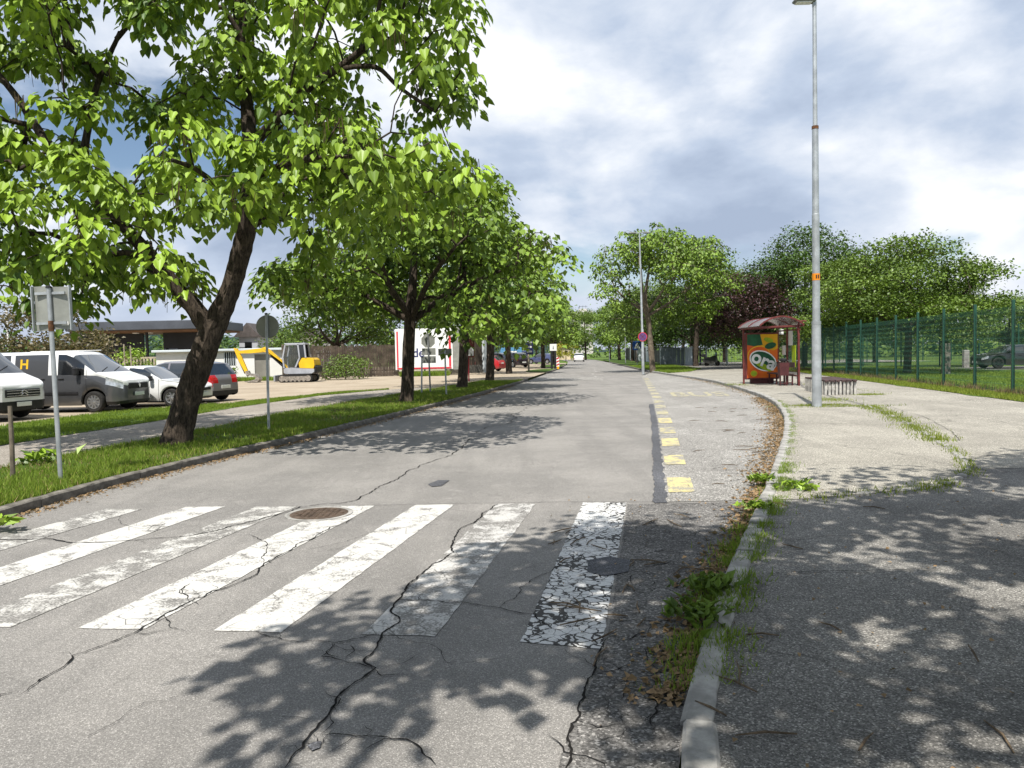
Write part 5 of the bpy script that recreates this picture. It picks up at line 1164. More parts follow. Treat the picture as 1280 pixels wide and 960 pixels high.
def trailer():
    p = (-.1, 95.5, .08); t = thing('box_trailer', 'blue and white box lorry behind the dark parked cars', 'lorry', p, math.radians(8)); t.scale = (.72, .72, .72)
    MB().bbox((0, 0, 2.0), (3.6, 2.3, 2.3), .05).build('box', 'print_blue', t); MB().box((-.2, -1.17, 2.2), (2.2, .03, .7)).build('panel', 'print_white', t); MB().bbox((2.4, 0, 1.5), (1.1, 2.2, 2.2), .15).build('cab', 'paint_blue', t)
    MB().box((2.2, -1.12, 1.95), (.7, .03, .7)).build('side_window', 'dark_glass', t)
    for x in (-1.1, 2.2):
        for s in (-1, 1): wheel(t, x, s * .95, .42, .28, s)
trailer()

# ------------------------------------------------------------------ signs and posts
def pole(name, label, cat, base, h, r=.03, lean=0.0, mat='galvanised', group=None):
    t = thing(name, label, cat, base, group=group); MB().tube([(0, 0, -.05), (lean * .5, 0, h * .5), (lean, 0, h)], r, 10).build('pole', mat, t, True); MB().lathe([(r * 1.3, h - .0), (r * 1.3, h + .02), (r * .6, h + .035)], (lean, 0, 0), 10).build('cap', 'black_plastic', t); return t
b = g(76, 601, .1); h1 = at(68, 360, b.y).z - .08; t = pole('road_sign', 'square road sign seen from behind on a pale pole at the left verge', 'road sign', (b.x, b.y, .08), h1, .03, -.0)
t.rotation_euler = (0, math.radians(-1.0), 0)
zc = (at(70, 385, b.y).z) - .08
MB().box((-.125, .05, zc), (.23, .012, .60), M=Matrix.Rotation(math.radians(-9), 3, 'Z')).build('plate', 'sign_back', t); MB().box((.135, .05, zc), (.25, .012, .57), M=Matrix.Rotation(math.radians(10), 3, 'Z')).build('plate', 'sign_back', t)
for s in (-1, 1): MB().box((s * .248 + (.01 if s > 0 else 0), .03, zc), (.012, .05, .60)).build('edge', 'galvanised', t)
for z in (-.2, .2): MB().box((0, .02, zc + z), (.40, .03, .035)).build('bracket', 'galvanised', t)
MB().tube([(0, 0, zc - .31), (0, 0, zc - .17)], .034, 10).build('rust_band', 'rust', t, True); MB().box((.17, .035, zc - .21), (.09, .004, .05)).build('sticker', 'sign_white', t)
b = g(16, 598, .1); st = MB().tube([(0, 0, -.1), (.01, 0, .5), (0, .01, 1.02)], [.034, .031, .028], 9).build('stake', 'old_wood', None, True, loc=(b.x, b.y, .09)); tag(st, 'short wooden stake in the verge at the left frame edge', 'stake')
b = g(336, 538, .1); h1 = at(337, 393, b.y).z - .08; t = pole('road_sign', 'round road sign seen from behind left of the excavator', 'road sign', (b.x, b.y, .08), h1, .03, .03); zc = at(338, 408, b.y).z - .08
MB().lathe([(.245, 0), (.255, .012), (.255, .028), (.24, .032)], (.03, .04, zc), 32, 'Y').build('disc', 'sign_back', t, True); MB().box((.03, .025, zc), (.075, .03, .5)).build('bracket', 'galvanised_dark', t)
b = g(538, 490, .1); h1 = at(537, 416, b.y).z - .08; t = pole('road_sign', 'octagonal sign back above two plates on the middle pole before the billboard', 'road sign', (b.x, b.y, .08), h1, .035, -.05, 'galvanised_dark')
MB().lathe([(.31, 0), (.31, .02)], (-.05, .05, at(537, 426, b.y).z - .08), 8, 'Y', PI / 8).build('octagon_plate', 'sign_back', t)
for y in (439.5, 449.5): MB().box((-.03, .05, at(538, y, b.y).z - .08), (.58, .02, .29)).build('plate', 'sign_back', t)
b = g(527, 492, .1); pole('sign_pole', 'bare grey pole just left of the octagonal sign', 'pole', (b.x, b.y, .08), at(528, 447, b.y).z - .08, .035, .05)
b = g(558, 494, .1); t = pole('road_sign', 'grey direction plate seen from behind right of the octagonal sign', 'road sign', (b.x, b.y, .08), at(558, 436, b.y).z - .08, .033, -.02); MB().box((-.02, .05, at(558, 440, b.y).z - .08), (.52, .02, .26)).build('plate', 'sign_back', t)
b = (-2.55, 45.6); t = pole('notice_board', 'red and white notice board on a post behind the third catalpa', 'notice board', (b[0], b[1], .08), 2.7, .04, 0, 'print_red'); MB().box((.1, -.05, 1.95), (.55, .05, 1.1)).build('board', 'maroon', t); MB().box((.12, -.08, 1.75), (.4, .02, .5)).build('notice', 'sign_white', t)
b = g(661, 464, .1); t = pole('notice_board', 'wooden post with blue and white panels in front of the plum car', 'notice board', (b.x, b.y, .08), 1.5, .08, 0, 'pale_wood'); MB().box((.1, .1, 2.1), (.62, .08, 1.3)).build('board', 'print_navy', t)
for z in (1.7, 2.1, 2.5): MB().box((.1, .05, z), (.42, .03, .15)).build('panel_stripe', 'sign_white', t)
b = g(692, 461, .1); t = thing('road_sign', 'white square sign on two dark posts left of the road', 'road sign', (b.x, b.y, .08))
for x in (-.17, .17): MB().box((x, 0, .95), (.2, .1, 1.95)).build('post', 'black_plastic', t)
MB().bbox((0, -.06, 2.05), (.66, .05, .66), .02).build('plate', 'sign_white', t); MB().prism([(-.06, 1.9), (.06, 1.9), (.02, 2.2), (-.02, 2.2)], -.10, -.09).build('symbol', 'galvanised_dark', t)
b = g(697.5, 461, .1); t = thing('marker_board', 'slim red and white hazard marker on the left grass island', 'marker board', (b.x, b.y, .08)); MB().bbox((0, 0, .65), (.28, .05, .95), .02).build('board', 'sign_white', t); MB().box((0, 0, .12), (.2, .12, .25)).build('base', 'print_yellow', t)
for k in range(3): MB().prism([(-.13, .3 + .3 * k), (.13, .42 + .3 * k), (.13, .55 + .3 * k), (-.13, .43 + .3 * k)], -.035, -.028).build('band', 'sign_red', t)
# far lamp post with the no-stopping sign
b = g(804, 467, .1); hL = at(801, 291, b.y).z - .1
t = thing('street_lamp', 'slim far lamp post with a twin head beside the pale leaning trunk', 'street lamp', (b.x, b.y, .10)); MB().tube([(0, 0, -.05), (-.02, 0, 3.0), (-.03, 0, 3.05), (-.08, 0, 7.0), (-.12, 0, hL)], [.10, .095, .075, .06, .045], 12).build('pole', 'galvanised', t, True)
MB().bar((-.65, 0, hL - .02), (.4, 0, hL + .02), .06).build('arm', 'galvanised', t)
for x in (-.62, .36): MB().bbox((x, 0, hL), (.5, .22, .1), .03).build('lamp_head', 'galvanised_dark', t)
zc = at(804, 421, b.y).z; t = thing('road_sign', 'round purple-blue no-stopping sign with red rim on the far lamp post', 'road sign', (b.x - .02, b.y - .11, zc)); MB().lathe([(.31, 0), (.31, .02)], (0, 0, 0), 28, 'Y').build('rim', 'print_red', t); MB().lathe([(.27, -.006), (.27, 0.0)], (0, 0, 0), 28, 'Y').build('face', 'sign_purple', t)
for a in (PI / 4, -PI / 4): MB().bar((-.23 * math.cos(a), -.009, -.23 * math.sin(a)), (.23 * math.cos(a), -.009, .23 * math.sin(a)), .006, .03, up=(math.sin(a), 0, -math.cos(a))).build('cross_bar', 'maroon', t)
b = at(796.5, 455, 84); t = pole('road_sign', 'square blue pedestrian crossing sign with white triangle', 'road sign', (b.x, 84, .1), at(796, 427, 84).z, .04); zc = at(796, 432, 84).z - .1
MB().bbox((0, -.06, zc), (.95, .03, .95), .01).build('plate', 'sign_blue', t); MB().prism([(-.34, zc - .3), (.34, zc - .3), (0, zc + .32)], -.085, -.078).build('triangle', 'sign_white', t)
MB().bar((-.1, -.09, zc - .22), (.02, -.09, zc + .05), .008, .06, up=(1, 0, 0)).build('figure', 'black_plastic', t)
MB().box((.28, -.02, 1.1), (.35, .12, 1.4)).build('cabinet', 'pale_panel', t)
b = g(782, 455, .1); pole('sign_pole', 'thin grey pole on the right verge left of the blue sign', 'pole', (b.x, b.y, .1), at(782, 412, b.y).z, .05)
b = g(762, 452, .1); pole('sign_pole', 'thin pale pole farthest along the right verge', 'pole', (b.x, b.y, .1), at(762, 436, b.y).z, .06)
b = at(11, 445, 62); t = thing('street_lamp', 'white lamp pole behind the vans at the left edge', 'street lamp', (b.x, 62, .05)); hh = at(11, 385, 62).z; MB().tube([(0, 0, -.05), (0, 0, hh)], [.09, .06], 10).build('pole', 'white_plastic', t, True); MB().bbox((.15, 0, hh), (.5, .25, .1), .03).build('lamp_head', 'galvanised_dark', t)

# the near lamp post
b = g(1021, 509, .115); lp = thing('street_lamp', 'tall stepped galvanised lamp post standing before the bench', 'street lamp', (b.x, b.y, zr(b.y))); zat = lambda y: at(1021, y, b.y).z - zr(b.y)
z1, z2, z3, z4 = zat(404), zat(268), zat(160), zat(2); lx = at(1018, 2, b.y).x - b.x
xl = lambda z: lx * z / z4
MB().tube([(0, 0, -.05), (0, 0, .03), (xl(z1), 0, z1 - .03), (xl(z1), 0, z1), (xl(z1), 0, z1 + .02)], [.130, .122, .113, .113, .10], 20).build('lower_shaft', 'galvanised', lp, True)
MB().tube([(xl(z1), 0, z1), (xl(z2), 0, z2), (xl(z2), 0, z2 + .01), (xl(z3), 0, z3)], [.096, .092, .084, .078], 18).build('middle_shaft', 'galvanised', lp, True)
MB().tube([(xl(z3), 0, z3), (xl(z4), 0, z4)], [.058, .050], 14).build('upper_shaft', 'galvanised', lp, True)
for z, r in ((z3, .085), (z1, .118)): MB().lathe([(r, z - .03), (r, z + .05)], (xl(z), 0, 0), 16).build('collar', 'rust' if z == z3 else 'galvanised', lp, True)
MB().lathe([(.099, zat(350.5)), (.099, zat(342))], (xl(zat(345)), 0, 0), 20).build('sticker', 'orange_sticker', lp, True)
for dx in (-.03, .02): MB().box((dx + xl(zat(345)), -.1005, zat(346)), (.03, .004, .09)).build('digit', 'black_plastic', lp)
lh = MB().bbox((lx - .26, 0, z4 + .02), (.56, .24, .09), .03).build('lamp_head', 'galvanised_dark', lp); MB().bbox((lx - .28, 0, z4 - .03), (.4, .18, .02), .005).build('lens', 'white_plastic', lh)
MB().bar((lx, 0, z4 - .12), (lx, 0, z4 + .06), .09).build('bracket', 'galvanised', lp)

# ------------------------------------------------------------------ bus shelter
def shelter():
    x0, x1, yn, yf = 10.05, 11.62, 31.1, 33.7; Z = zr(32)
    t = thing('bus_shelter', 'maroon bus shelter with arched roof and an orange drinks advert', 'bus shelter', (x0, yn, Z)); w = x1 - x0; d = yf - yn; zp = 2.36
    # end panel with the advert
    px0, px1 = at(931, 440, yf).x - x0, at(973, 440, yf).x - x0; pw = px1 - px0; pz0, pz1 = at(950, 474, yf).z - Z, at(950, 416, yf).z - Z
    pan = MB().bbox(((px0 + px1) / 2, d, (pz0 + pz1) / 2), (pw, .22, pz1 - pz0), .02).build('advert_case', 'maroon', t)
    MB().bbox(((px0 + px1) / 2, d + .02, pz0 / 2), (pw * .68, .2, pz0 + .02), .01).build('plinth', 'maroon_dark', t)
    aw, ah = pw - .14, pz1 - pz0 - .14; ax, az = (px0 + px1) / 2, (pz0 + pz1) / 2; yy = d - .112
    pr = lambda pts, k, nm, mt: MB().prism([(ax + u * aw / 2, az + v_ * ah / 2) for u, v_ in pts], yy - .0035 * k, yy - .0035 * k + .002).build(nm, mt, pan)
    ell = lambda cx, cz, a, b_, rot=0, n=26: [(cx + a * math.cos(q) * math.cos(rot) - b_ * math.sin(q) * math.sin(rot) * 1.0, cz + (a * math.cos(q) * math.sin(rot) + b_ * math.sin(q) * math.cos(rot)) * aw / ah) for q in np.linspace(0, 2 * PI, n, endpoint=False)]
    pr([(-1, -1), (1, -1), (1, 1), (-1, 1)], 1, 'poster', 'print_orange')
    pr([(-.25, 1), (1, 1), (1, .35), (.7, .25), (.1, .35), (-.15, .55)], 2, 'poster_print', 'print_yellow')
    pr([(-1, 1), (-.15, 1), (.02, .52), (-.5, .45), (-1, .52)], 3, 'poster_print', 'print_green')
    pr(ell(-.25, .05, .75, .62, .2), 4, 'poster_print', 'print_yellow'); pr(ell(-.25, .03, .70, .57, .2), 5, 'poster_print', 'print_orange')
    pr(ell(.03, -.22, .93, .64, -.42), 6, 'poster_print', 'print_white'); pr(ell(.03, -.22, .85, .56, -.42), 7, 'poster_print', 'print_green'); pr(ell(.05, -.48, .62, .17, -.5), 8, 'poster_print', 'print_lime')
    pr(ell(.52, .47, .38, .2, .25), 6, 'poster_print', 'print_green'); pr(ell(.4, .73, .32, .15, -.3), 6, 'poster_print', 'print_lime'); pr(ell(-.58, -.80, .23, .21), 6, 'poster_print', 'print_yellow'); pr(ell(-.58, -.80, .19, .17), 7, 'poster_print', 'print_lime')
    text_mesh('ora', .80, 'print_white', 'poster_lettering', pan, Matrix.Translation((ax + .05, yy - .034, az - .20)) @ Matrix.Rotation(math.radians(24), 4, 'Y') @ Matrix.Rotation(PI / 2, 4, 'X'), .002, .022)
    # frame
    post = lambda x, y, z1=zp, s=.07: MB().bbox((x, y, z1 / 2), (s, s, z1), .008).build('post', 'maroon', t)
    post(w, 0, 2.55); post(w, d * .5); post(w + .22, .7, 2.6, .06); post(.12, d)
    for z in (2.28, 2.42): MB().bar((w + .02, -.1, z), (w + .02, d, z), .06).build('beam', 'maroon', t)
    for y in (0, d * .5, d): MB().bar((.0, y, 2.40), (w + .2, y, 2.44), .06, .07).build('beam', 'maroon', t)
    MB().bar((.0, -.1, 2.42), (.0, d + .1, 2.42), .06).build('beam', 'maroon', t)
    for i in range(2):
        MB().box((w, d * (.25 + .5 * i), 1.3), (.012, d * .46, 1.75)).build('glass_pane', 'shelter_glass', t)
        MB().box((w + .0, d * (.25 + .5 * i), .40), (.05, d * .46, .05)).build('pane_rail', 'maroon', t)
    MB().bar((w - .02, 0, 1.02), (w - .02, d, 1.02), .03).build('hand_rail', 'galvanised', t)
    # arched roof
    mb = MB(); n = 10; xa, xb = -.06, w + .16; arc = [(xa + (xb - xa) * i / n, 2.46 + .36 * math.sin(PI * (i / n)) ** .8) for i in range(n + 1)]
    mb.prism(arc + [(x, z - .02) for x, z in arc[::-1]], -.15, d + .15); mb.build('roof', 'roof_acrylic', t)
    for y in (-.16, d / 2, d + .16):
        m2 = MB()
        for (a, b_) in zip(arc, arc[1:]): m2.bar((a[0], y, a[1] + .0), (b_[0], y, b_[1] + .0), .05, .06)
        m2.build('roof_rib', 'maroon', t)
    MB().bbox((w + .08, .02, 2.62), (.5, .05, .05), .01).build('beam', 'maroon', t)
    # notices on the glass
    MB().box((w - .03, d * .32, 1.95), (.02, .42, .6)).build('timetable', 'sign_white', t); MB().box((w - .03, d * .62, 1.45), (.02, .35, .4)).build('notice', 'sign_white', t); MB().box((w - .03, d * .18, 1.2), (.02, .4, .9)).build('poster', 'print_lime', t); MB().box((px1 + .12 - .0, d - .02, 2.25), (.2, .02, .22)).build('notice', 'sign_white', t)
    # bench inside
    b = MB()
    s = MB().bbox((w - .3, d * .5, .47), (.42, d * .82, .05), .01).build('seat', 'dark_wood', t)
    for y in (.35, d * .5, d - .4):
        for x in (w - .46, w - .14): MB().box((x, y, .22), (.05, .05, .46)).build('leg', 'maroon_dark', t)
        MB().bar((w - .46, y, .12), (w - .14, y, .12), .04).build('brace', 'maroon_dark', t)
    MB().bar((w - .1, .2, .85), (w - .1, d - .3, .85), .04, .2).build('backrest', 'dark_wood', t)
    bn = thing('litter_bin', 'maroon litter bin on a stand inside the bus shelter', 'litter bin', (x0 + w - .52, yn + .32, Z))
    MB().prism([(-.17, .42), (.17, .42), (.20, .95), (-.20, .95)], -.15, .15).build('bin_body', 'maroon_dark', bn); MB().bbox((0, 0, 1.06), (.26, .26, .16), .05).build('bin_hood', 'black_plastic', bn)
    for x in (-.13, .13): MB().box((x, 0, .21), (.05, .05, .44)).build('leg', 'maroon_dark', bn)
    MB().bar((-.13, 0, .1), (.13, 0, .1), .03).build('brace', 'maroon_dark', bn)
shelter()
def fin_bench():
    Z = zr(25); t = thing('fin_bench', 'long bench of grey concrete fins with dark wooden slats behind the lamp post', 'bench', (10.05, 24.75, Z), math.radians(-9)); L, W_, H = 2.8, 1.02, .44
    for i in range(6): MB().bbox(((i + .5) * W_ / 6, L / 2, H + .03), (W_ / 6 - .03, L + .12, .05), .008).build('slat', 'dark_wood', t)
    for i in range(9):
        x = .06 + i * (W_ - .12) / 8; MB().bbox((x, .04, H / 2), (.075, .10, H), .008).build('fin', 'concrete_light', t)
    for i in range(12):
        MB().bbox((.05, .26 + i * (L - .3) / 11, H / 2), (.10, .08, H), .008).build('fin', 'concrete_light', t)
        if i % 3 == 0: MB().bbox((W_ - .05, .26 + i * (L - .3) / 11, H / 2), (.10, .08, H), .008).build('fin', 'concrete_light', t)
    MB().box((W_ / 2, L / 2 + .05, H - .06), (W_ - .24, L - .3, .08)).build('frame', 'galvanised_dark', t)
    for k in range(16): MB().bbox((-.015 + 0.0 + W_ * (k % 8 + .5) / 8, -.065 if k < 8 else L + .06, H - .0), (.05, .03, .05), .01).build('bolt', 'dark_wood', t)
fin_bench()

# ------------------------------------------------------------------ green mesh fence
def mesh_panel_mesh(L, H, seed):
    P0 = []; P1 = []
    for x in np.arange(.03, L, .05): P0.append((x, 0, .03)); P1.append((x, 0, H))
    for z in np.arange(.05, H + .01, .2):
        for y in (-.007, .007): P0.append((0, y, z)); P1.append((L, y, z))
    P0, P1 = np.array(P0), np.array(P1); R = np.full(len(P0), .0030)
    return repeat_mesh('mesh_panel', frusta(P0, P1, R, R, 4), [(k, (k + 1) % 4, 4 + (k + 1) % 4, 4 + k) for k in range(4)])
PM_ = mesh_panel_mesh(2.54, 2.6, 0); PM_.materials.append(MATS['fence_wire'])
POST_ = MB().bbox((0, 0, 1.42), (.085, .085, 2.95), .012).build('tmp', 'fence_green'); POSTM = POST_.data; POSTM.name = 'post'; bpy.data.objects.remove(POST_)
def mesh_fence(name, label, x, y, an, n, H=1.0, group=None, z=.13):
    t = thing(name, label, 'fence', (x, y, z), an, group); t.scale = (1, 1, H)
    for i in range(n + 1): link('post', POSTM, parent=t, loc=(i * 2.6, 0, -.05))
    for i in range(n): tag(link('mesh_panel', PM_, parent=t, loc=(i * 2.6 + .03, 0, .05)), kind='stuff')
    return t
A81 = math.radians(81)
mesh_fence('mesh_fence', 'green wire mesh fence running from the right edge past the bench', 15.0 - 2.6 * math.cos(A81), 23.0 - 2.6 * math.sin(A81), A81, 14)
ex, ey = 15 + 2.6 * 13 * math.cos(A81), 23 + 2.6 * 13 * math.sin(A81)
mesh_fence('mesh_fence', 'green wire mesh fence crossing behind the hornbeams', ex, ey, math.radians(-8), 11)
mesh_fence('mesh_fence', 'farther green mesh fence of the sports ground behind the bench', 27, 76, math.radians(-6), 14, 1.1)
# weeds bank and low kerb under the fence
fk = structure(strip('fence_footing', lambda y: FX(y) - .10, lambda y: FX(y) + .12, 20, 57, .20, 'edge_soil', .5)); 
strip('footing_side', lambda y: FX(y) - .14, lambda y: FX(y) - .10, 20, 57, .165, 'edge_soil', .5, 1, fk)

# grey metal fence with gate, right of the road
def metal_fence():
    Y = 77; x0 = at(826, 455, Y).x; x1 = at(857, 455, Y).x; t = thing('metal_fence', 'grey sheet metal fence panel right of the pale trunk', 'fence', (x0, Y, .1)); w = x1 - x0; zt = at(840, 436, Y).z; mb = MB()
    for i in range(int(w / .2)): mb.box((.1 + i * .2, (i % 2) * .03, zt / 2), (.19, .02, zt))
    tag(mb.build('sheets', 'fence_grey', t), kind='stuff')
    for x in (0, w / 2, w): MB().box((x, .08, zt / 2 + .05), (.1, .1, zt + .1)).build('post', 'pale_panel', t)
    MB().bar((0, .06, zt), (w, .06, zt), .06).build('rail', 'fence_grey', t)
    x0 = x1 + .1; x1 = at(936, 455, 74).x; t = thing('gate', 'pale metal bar gate in front of the sports field', 'gate', (x0, Y, .1), math.atan2(-3.0, x1 - x0)); w = math.hypot(x1 - x0, 3)
    for x in (0, .55, w * .33, w * .66, w): MB().box((x, 0, zt / 2 + .06), (.12, .12, zt + .12)).build('post', 'pale_panel', t)
    MB().box((.28, 0, zt / 2), (.5, .05, zt)).build('panel', 'pale_panel', t)
    for z in (.25, zt - .06): MB().bar((.6, 0, z), (w, 0, z), .05).build('rail', 'pale_panel', t)
    for i in range(int((w - .7) / .28)): MB().bar((.8 + i * .28, 0, .25), (.8 + i * .28, 0, zt - .06), .022).build('bar', 'pale_panel', t)
    for x in (.72, 1.0, 1.3): MB().box((x, .3, zt / 2), (.18, .1, zt)).build('dark_board', 'dark_cladding', t)
metal_fence()
def far_fence():
    t = thing('board_fence', 'far dark board fence with pale panels along the right verge', 'fence', (17.5, 84, .1), math.radians(88)); rr = random.Random(4)
    for i in range(22):
        pale = i in (3, 8, 9, 14, 18); MB().box((i * 2.0 + 1, 0, 1.0), (1.96, .06, 1.95)).build('panel', 'pale_panel' if pale else 'dark_cladding', t); MB().box((i * 2.0, -.02, 1.05), (.1, .1, 2.1)).build('post', 'galvanised', t)
far_fence()
def goal():
    p = at(905, 450, 98); t = thing('goal_frame', 'white goal frame on the sports field behind the gate', 'goal', (p.x, 98, .0), math.radians(10))
    for x in (0, 5.0): MB().box((x, 0, 1.2), (.12, .12, 2.4)).build('post', 'white_plastic', t)
    MB().box((2.5, 0, 2.42), (5.12, .12, .12)).build('crossbar', 'white_plastic', t)
    for x in (0, 5.0): MB().bar((x, 0, 2.4), (x, 1.6, .05), .05).build('stay', 'white_plastic', t)
goal()
def scooter():
    p = at(890, 456.5, 70); t = thing('motor_scooter', 'black scooter shape parked before the pale bar gate', 'scooter', (p.x, 70, .11), math.radians(12)); s = 1.0
    for x in (-.5, .55): MB().lathe([(.12, -.06), (.22, -.06), (.25, 0), (.22, .06), (.12, .06)], (x, 0, .25), 18, 'Y').build('wheel', 'rubber', t, True)
    MB().prism([(-.80, .35), (-.85, .6), (-.6, .78), (-.05, .74), (.05, .45), (.25, .30), (.42, .34), (.5, .55), (.42, .95), (.35, .98), (.28, .6), (.15, .25), (-.3, .22)], -.17, .17).build('body', 'paint_black', t); MB().prism([(-.82, .74), (-.62, .85), (-.08, .82), (-.02, .74)], -.14, .14).build('seat', 'rubber', t)
    MB().bar((.36, -.35, 1.02), (.36, .35, 1.02), .05).build('handlebar', 'black_plastic', t); MB().bbox((-.82, 0, .98), (.34, .36, .3), .06).build('top_box', 'black_plastic', t)
    MB().bar((.5, 0, .25), (.38, 0, .7), .07).build('fork', 'black_plastic', t); MB().bbox((.42, 0, 1.1), (.08, .3, .3), .03).build('screen', 'dark_glass', t)
scooter()
for i, (x, y, h, l) in enumerate(((22.2, 39.3, 1.6, 'grey concrete post behind the third mesh fence panel'), (29.3, 49.6, 1.15, 'short pale concrete post left of the black car'))):
    tag(MB().bbox((0, 0, h / 2), (.35, .3, h), .03).build('concrete_post', 'kerb_concrete' if i else 'kerb_dark', loc=(x, y, .12)), l, 'post')
# trim of the two nearest vans: wipers, bonnet joint, side mouldings, number characters left blank
for vv, P in ((v, VANA), (v2, VANB)):
    iT = lambda x: float(np.interp(x, [a for a, _ in P['top']], [z for _, z in P['top']]))
    for y0, y1 in ((-.55, -.05), (.1, .6)):
        x0, x1 = .86, 1.02; MB().bar((-x0, y0, iT(x0) + .012), (-x1, y1, iT(x1) + .012), .02, .02).build('wiper', 'black_plastic', vv)
    for sd in (-1, 1):
        MB().bbox((-P['L'] * .5, sd * (P['W'] / 2 + .008), .62), (P['wheels'][1] - P['wheels'][0] - .95, .02, .09), .008).build('side_moulding', 'black_plastic', vv)
        MB().bbox((-.28, sd * P['W'] * .40, .44), (.10, .16, .07), .02).build('fog_lamp', 'head_lens', vv)
    MB().bbox((-P['L'] * .5, 0, P['top'][-3][1] + .02), (P['L'] * .5, .02, .02), .005).build('roof_rib', P['paint'], vv)
# ------------------------------------------------------------------ grass, weeds, litter
def patchy(P, keep=.25):
    s = np.sin(P[:, 0] * 2.1 + P[:, 1] * .7) + np.sin(P[:, 0] * .8 - P[:, 1] * 1.9 + 1.3) + .7 * np.sin(P[:, 1] * 4.3 + P[:, 0] * 3.1)
    return P[(s > -.55) | (R1.random(len(P)) < keep)]
def scatter(fl, fr, y0, y1, n, z, rng, near=1.0, jit=0.0):
    """points between two edges, denser towards the camera"""
    u = rng.random(n) ** near; y = y0 + (y1 - y0) * u
    a = np.array([fl(v) for v in y]); b = np.array([fr(v) for v in y]); x = a + (b - a) * rng.random(n)
    zz = np.array([z(v) for v in y]) if callable(z) else np.full(n, z)
    return np.stack([x, y, zz], 1)
R1 = np.random.default_rng(101)
blades('verge_grass', patchy(scatter(lambda y: PN(y) - .05, lambda y: LK(y) - .12, 7.5, 45, 115000, .10, R1, 1.9)), .075, 'grass_blade', 'mown green grass on the verge along the left kerb', 'grass', .8, .007, 1)
blades('strip_grass', patchy(scatter(GF, lambda y: PF(y) + .05, 12, 36.2, 70000, .092, R1, 1.3)), .075, 'grass_blade', 'green grass strip between footpath and parked cars', 'grass', .8, .009, 2)
blades('dry_grass', scatter(lambda y: PN(y) - .05, lambda y: LK(y) - .12, 7.5, 40, 9000, .10, R1, 1.9), .07, 'dry_litter', 'dry straw blades mixed into the left verge', 'grass', 1.2, .006, 33)
wy = R1.random(1600) * 36 + 8; wx = np.array([LK(v) for v in wy]) - .17 - R1.random(1600) ** 2 * .5
blades('verge_weeds', np.stack([wx, wy, np.full(1600, .105)], 1), .12, 'weed_blade', 'taller weeds along the edge of the left kerb', 'weeds', .9, .009, 3)
# leafy weeds standing in the verge
def rosette(name, label, x, y, z, r, n, size, mat, seed, up=.5):
    rng = np.random.default_rng(seed); a = rng.random(n) * 2 * PI; D = np.stack([np.cos(a), np.sin(a), rng.uniform(up * .4, up * 1.8, n)], 1); P = np.array([x, y, z]) + np.stack([rng.normal(size=n) * r, rng.normal(size=n) * r, rng.random(n) * r * .8], 1)
    t_ = thing(name, label, 'plant', (x, y, z)); P = P - np.array([x, y, z])
    o = link('foliage', repeat_mesh('foliage', place(KITE * [.8, 1, 2], P, D, np.array([0, 0, 1.]) + rng.normal(size=(n, 3)) * .3, size * rng.uniform(.5, 1.2, n)), KITE_F, rng.random(n)), mat, t_); return tag(o, kind='stuff')
p = g(50, 580, .1); rosette('broadleaf_weed', 'broad-leaved weed between the wooden stake and the sign pole', p.x, p.y, .1, .16, 40, .22, 'leaf_catalpa', 4, .8)
p = g(4, 652, .1); rosette('broadleaf_weed', 'low green weed at the kerb in the left frame edge', p.x, p.y, .05, .10, 30, .16, 'leaf_catalpa', 5)
for i, (px, py, r, sz, l) in enumerate(((872, 775, .09, .085, 'dark broad-leaved weed growing out of the broken kerb, nearest the camera'), (886, 740, .09, .085, 'upright weed clump in the broken kerb behind the nearest one'), (945, 640, .06, .07, 'yellow-green weed in the gutter at the pale kerb'), (1000, 618, .11, .085, 'leafy weed where the platform edge meets the kerb'), (950, 606, .06, .10, 'small weed in the litter along the bay kerb'))):
    p = g(px, py, .03); rosette('broadleaf_weed', l, p.x, p.y, .03 if py > 700 else .06, r, 130, sz, 'leaf_small' if i < 2 else 'leaf_catalpa', 10 + i, 1.0)
# tufts along the broken kerb and the platform
kp = []; kh = []
for y0, y1, n, w, h in ((4.2, 7.4, 4200, .11, .075), (7.4, 10.5, 4200, .09, .06), (10.5, 23, 7000, .06, .045), (3.75, 4.35, 700, .13, .05)):
    yy = R1.uniform(y0, y1, n); cl = np.sin(yy * 5.1) + np.sin(yy * 11.7 + 1) > (-.6 if y0 > 4 else -2); yy = yy[cl]
    xx = np.array([RK(v) for v in yy]) + (.14 if y0 > 7 else .06) + R1.normal(size=len(yy)) * w; kp.append(np.stack([xx, yy, np.array([max(.0, zr(v) - .02) if x > RK(v) + .1 else .004 for x, v in zip(xx, yy)])], 1)); kh.append(np.full(len(yy), h))
blades('kerb_grass', np.concatenate(kp), np.concatenate(kh), 'grass_blade', 'grass growing through the broken kerb on the right', 'grass', .9, .005, 6)
sp = []
for a, b in zip(pl, pl[1:]):
    dens = 75 if a.y > 12.4 else (16 if a.x > 4.5 else 7)
    m = dens; q = a.lerp(b, .5); c_ = np.sin(q.y * 4.0) > -.75
    if c_: sp.append(np.stack([q.x + .06 + R1.normal(size=m) * (.16 if a.y > 12.4 else .05), q.y + R1.normal(size=m) * .12, np.full(m, zr(q.y) + .004)], 1))
for cx, cy, n, sx, sy in ((b.x if False else 8.15, 20.45, 900, .5, .12), (9.3, 22.5, 700, .3, .5), (8.6, 19.9, 500, .7, .08), (11.4, 24.5, 500, .25, .15), (9.7, 33, 400, .3, .6), (12.3, 30, 300, .1, 2)):
    sp.append(np.stack([cx + R1.normal(size=n) * sx, cy + R1.normal(size=n) * sy, np.full(n, zr(cy) + .004)], 1))
blades('sett_weeds', np.concatenate(sp), .055, 'weed_blade', 'yellowish grass growing in the sett line and joints of the platform', 'grass', .9, .006, 7)
